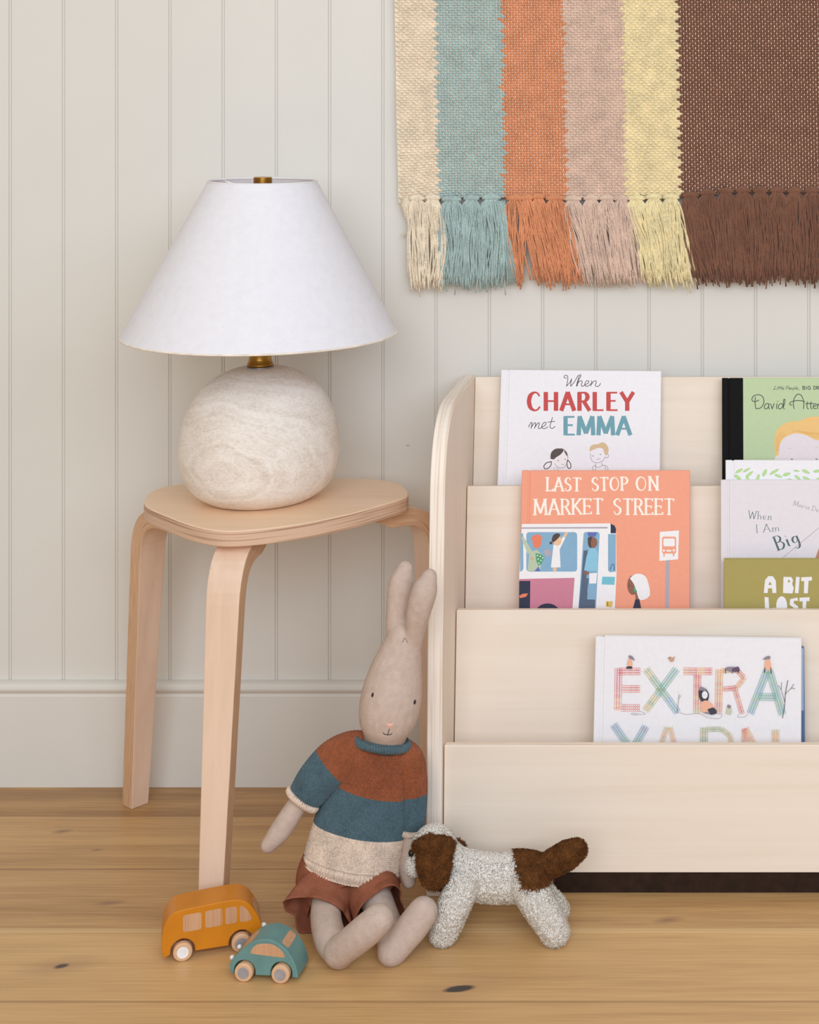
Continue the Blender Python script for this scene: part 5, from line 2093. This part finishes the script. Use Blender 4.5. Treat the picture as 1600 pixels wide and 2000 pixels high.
bl = 0.0195 + WBASE + 0.0215
top = smooth_path([(-0.0005, 0.0045), (-0.0022, 0.010), (-0.0032, 0.022), (-0.001, 0.038), (0.003, 0.0475), (0.009, 0.0535), (0.018, 0.0558), (0.045, 0.0578), (0.070, 0.0588), (0.082, 0.0575), (0.091, 0.052), (0.098, 0.042),
                   (bl - 0.0005, 0.031), (bl + 0.001, 0.020), (bl, 0.008)], 4)
top = [tuple(p) for p in top]
BARS = (0.0195, 0.0195 + WBASE)
bprof = arch_profile(top, BARS, 0.0132, WR, 0.0078)
BW = 0.040
m = MB()
m.prism([Vector((x, 0.0045, z)) for x, z in bprof], (0, BW, 0))
m.build('body', MUST, bus, local=True, bevel=0.0014, segs=3, angle=50)


def window(parent, name, cx_, cz, hw, hh, r, y0, th, skew=0.0, pts=None):
    m_ = MB()
    if pts is None:
        pts = []
        for (sx, sz, a0) in ((1, 1, 0), (-1, 1, 90), (-1, -1, 180), (1, -1, 270)):
            for q in range(5):
                u = math.radians(a0 + 22.5 * q)
                pts.append((cx_ + sx * (hw - r) + r * math.cos(u), cz + sz * (hh - r) + r * math.sin(u) + skew * (sx * (hw - r))))
    m_.prism([Vector((x, y0, z)) for x, z in pts], (0, th, 0))
    return m_.build(name, RAWW, parent, local=True)


BWIN = [(0.0298, 0.0408, 0.0100, 0.0096), (0.0529, 0.0417, 0.0092, 0.0096), (0.0716, 0.0420, 0.0063, 0.0093)]
for y0 in (0.0043, 0.0045 + BW - 0.0001):
    for (x, z, hw, hh) in BWIN:
        window(bus, 'window', x, z, hw, hh, 0.0028, y0, 0.0003, 0.03)
    front_w = [tuple(p) for p in smooth_path([(0.0812, 0.0345), (0.0812, 0.0490), (0.0825, 0.0508), (0.0872, 0.0480), (0.0922, 0.0405), (0.0938, 0.0350), (0.0918, 0.0330), (0.0835, 0.0328), (0.0812, 0.0345)], 3)[:-1]]
    window(bus, 'window', 0, 0, 0, 0, 0, y0, 0.0003, pts=front_w)


def wheel(parent, x, y0, y1, r, hub, sign):
    m_ = MB()
    w = y1 - y0
    m_.lathe([(0.0015, y0), (r - 0.0014, y0), (r - 0.0004, y0 + 0.0005), (r, y0 + 0.0015), (r, y1 - 0.0015), (r - 0.0004, y1 - 0.0005), (r - 0.0014, y1), (0.0015, y1)], 40, (x, 0, r), 'Y')
    wh = m_.build('wheel', RAWW2, parent, local=True, smooth=False, bevel=0.0003)
    m_ = MB()
    ya, yb = (y0 - 0.0006, y0 + 0.0004) if sign < 0 else (y1 - 0.0004, y1 + 0.0006)
    m_.lathe([(0.0005, ya), (r * 0.60, ya), (r * 0.62, (ya + yb) / 2), (r * 0.62, yb), (0.0005, yb)] if sign < 0 else [(0.0005, ya), (r * 0.62, ya), (r * 0.62, (ya + yb) / 2), (r * 0.60, yb), (0.0005, yb)], 32, (x, 0, r), 'Y')
    m_.build('hub', hub, wh, local=True, smooth=False)
    return wh


for i, x in enumerate(BARS):
    wheel(bus, x, 0.0, 0.0085, WR, HUB_GLINT if i == 0 else HUBG, -1)
    wheel(bus, x, 0.0405, 0.049, WR, HUBG, 1)
    m = MB()
    m.lathe([(0.0018, 0.0085), (0.0018, 0.0405)], 12, (x, 0, WR), 'Y')
    m.build('axle', plain('axle_wood', (196, 158, 118), 0.6), bus, local=True, smooth=True)


def conform_patch(parent, name, prof, s0, s1, y0, y1, mat, r=0.3, out=0.0002, n=14):
    """Bare wood patch following the top outline between path fractions s0..s1, across y0..y1, rounded corners."""
    P = resample([(p[0], p[1], 0) for p in prof], 121)
    seg = np.array([P[int(round((s0 + (s1 - s0) * i / n) * 120))] for i in range(n + 1)])
    vs, fs = [], []
    for i in range(n + 1):
        j0, j1 = max(0, i - 1), min(n, i + 1)
        t = seg[j1] - seg[j0]
        t /= np.linalg.norm(t) + 1e-9
        nn = np.array([-t[1], t[0]])
        if nn[1] < -0.2 or (abs(nn[1]) <= 0.2 and nn[0] < 0 and seg[i][0] > 0.03):
            nn = -nn
        u = i / n
        inset = 0
        e = min(u, 1 - u) / max(1e-6, r)
        if e < 1:
            inset = (1 - math.sqrt(max(0, 1 - (1 - e) ** 2))) * r * (y1 - y0) * .9
        for y_ in (y0 + inset, y1 - inset):
            vs.append((seg[i][0] + nn[0] * out, y_, seg[i][1] + nn[1] * out))
        for y_ in (y0 + inset, y1 - inset):
            vs.append((seg[i][0] - nn[0] * 0.0004, y_, seg[i][1] - nn[1] * 0.0004))
    for i in range(n):
        a_, b_ = i * 4, i * 4 + 4
        fs += [(a_, a_ + 1, b_ + 1, b_), (a_ + 2, b_ + 2, b_ + 3, a_ + 3), (a_, b_, b_ + 2, a_ + 2), (a_ + 1, a_ + 3, b_ + 3, b_ + 1)]
    fs += [(0, 2, 3, 1), (n * 4, n * 4 + 1, n * 4 + 3, n * 4 + 2)]
    m_ = MB()
    m_.add(vs, fs)
    return m_.build(name, mat, parent, local=True)


conform_patch(bus, 'windshield', top, 0.79, 0.885, 0.010, 0.039, RAWW)
for y_ in (0.0115,):
    m = MB()
    m.ell((bl + 0.0036, y_, 0.0215), (0.0034, 0.0034, 0.0034), 10, 14)
    m.tube([(bl - 0.002, y_, 0.0215), (bl + 0.001, y_, 0.0215)], 0.0014, 8)
    m.build('headlight', GREYW, bus, local=True, smooth=True)['label'] = 'white peg headlight'

# ------------------------------------------------------------------ wooden car
fa = W(475, 1919, CAM_H * FPX / (1919 - CY))
fb = W(547, 1922.5, CAM_H * FPX / (1922.5 - CY))
ang = math.atan2(fb.y - fa.y, fb.x - fa.x)
CWB = math.hypot(fb.x - fa.x, fb.y - fa.y)
ux = Vector((math.cos(ang), math.sin(ang), 0))
car = thing('toy_car', 'small teal wooden toy car with bare wood windows, nose beside the yellow bus', 'toy', tuple(fa - ux * 0.0165), ang)
cl_ = 0.0765
ctop = [tuple(p) for p in smooth_path([(0.0, 0.0090), (-0.0006, 0.014), (0.0004, 0.0185), (0.004, 0.0235), (0.0095, 0.0297), (0.017, 0.0365), (0.026, 0.0425), (0.035, 0.0455), (0.044, 0.0460), (0.053, 0.0430), (0.062, 0.0365),
                                       (0.0690, 0.0280), (0.0738, 0.0185), (0.0760, 0.0105), (0.0766, 0.0048)], 4)]
CAR_A = (0.0165, 0.0165 + CWB)
cprof = list(ctop)
cprof += [(CAR_A[1] + 0.0125, 0.0055)]
for cx_ in reversed(CAR_A):
    zb_ = 0.0062
    cprof.append((cx_ + 0.0120, zb_))
    for i in range(13):
        u = math.pi * i / 12
        cprof.append((cx_ + 0.0120 * math.cos(u), 0.0102 + 0.0120 * math.sin(u)))
    cprof.append((cx_ - 0.0120, zb_))
cprof.append((0.0016, 0.0075))
CWID = 0.036
m = MB()
m.prism([Vector((x, 0.0040, z)) for x, z in cprof], (0, CWID, 0))
m.build('body', TEAL, car, local=True, bevel=0.0012, segs=3, angle=50)
sw = [tuple(p) for p in smooth_path([(0.0232, 0.0310), (0.0250, 0.0352), (0.0300, 0.0398), (0.0370, 0.0415), (0.0470, 0.0412), (0.0550, 0.0375), (0.0605, 0.0320), (0.0618, 0.0285), (0.0595, 0.0272), (0.042, 0.0284), (0.026, 0.0298), (0.0232, 0.0310)], 3)[:-1]]
for y0 in (0.0038, 0.0040 + CWID - 0.0001):
    window(car, 'window', 0, 0, 0, 0, 0, y0, 0.0003, pts=sw)
conform_patch(car, 'rear_window', ctop, 0.645, 0.725, 0.0090, 0.0365, RAWW, 0.16)
conform_patch(car, 'windshield', ctop, 0.215, 0.36, 0.0085, 0.0355, RAWW)
for x in CAR_A:
    wheel(car, x, 0.0, 0.0085, 0.0102, HUBG, -1)
    wheel(car, x, 0.0355, 0.044, 0.0102, HUBG, 1)
    m = MB()
    m.lathe([(0.0018, 0.0085), (0.0018, 0.0355)], 12, (x, 0, 0.0102), 'Y')
    m.build('axle', plain('axle_wood', (196, 158, 118), 0.6), car, local=True, smooth=True)
for y_ in (0.011, 0.033):
    m = MB()
    m.ell((-0.0002, y_, 0.0210), (0.0025, 0.0025, 0.0025), 10, 14)
    m.build('headlight', GREYW, car, local=True, smooth=True)['label'] = 'white peg headlight'
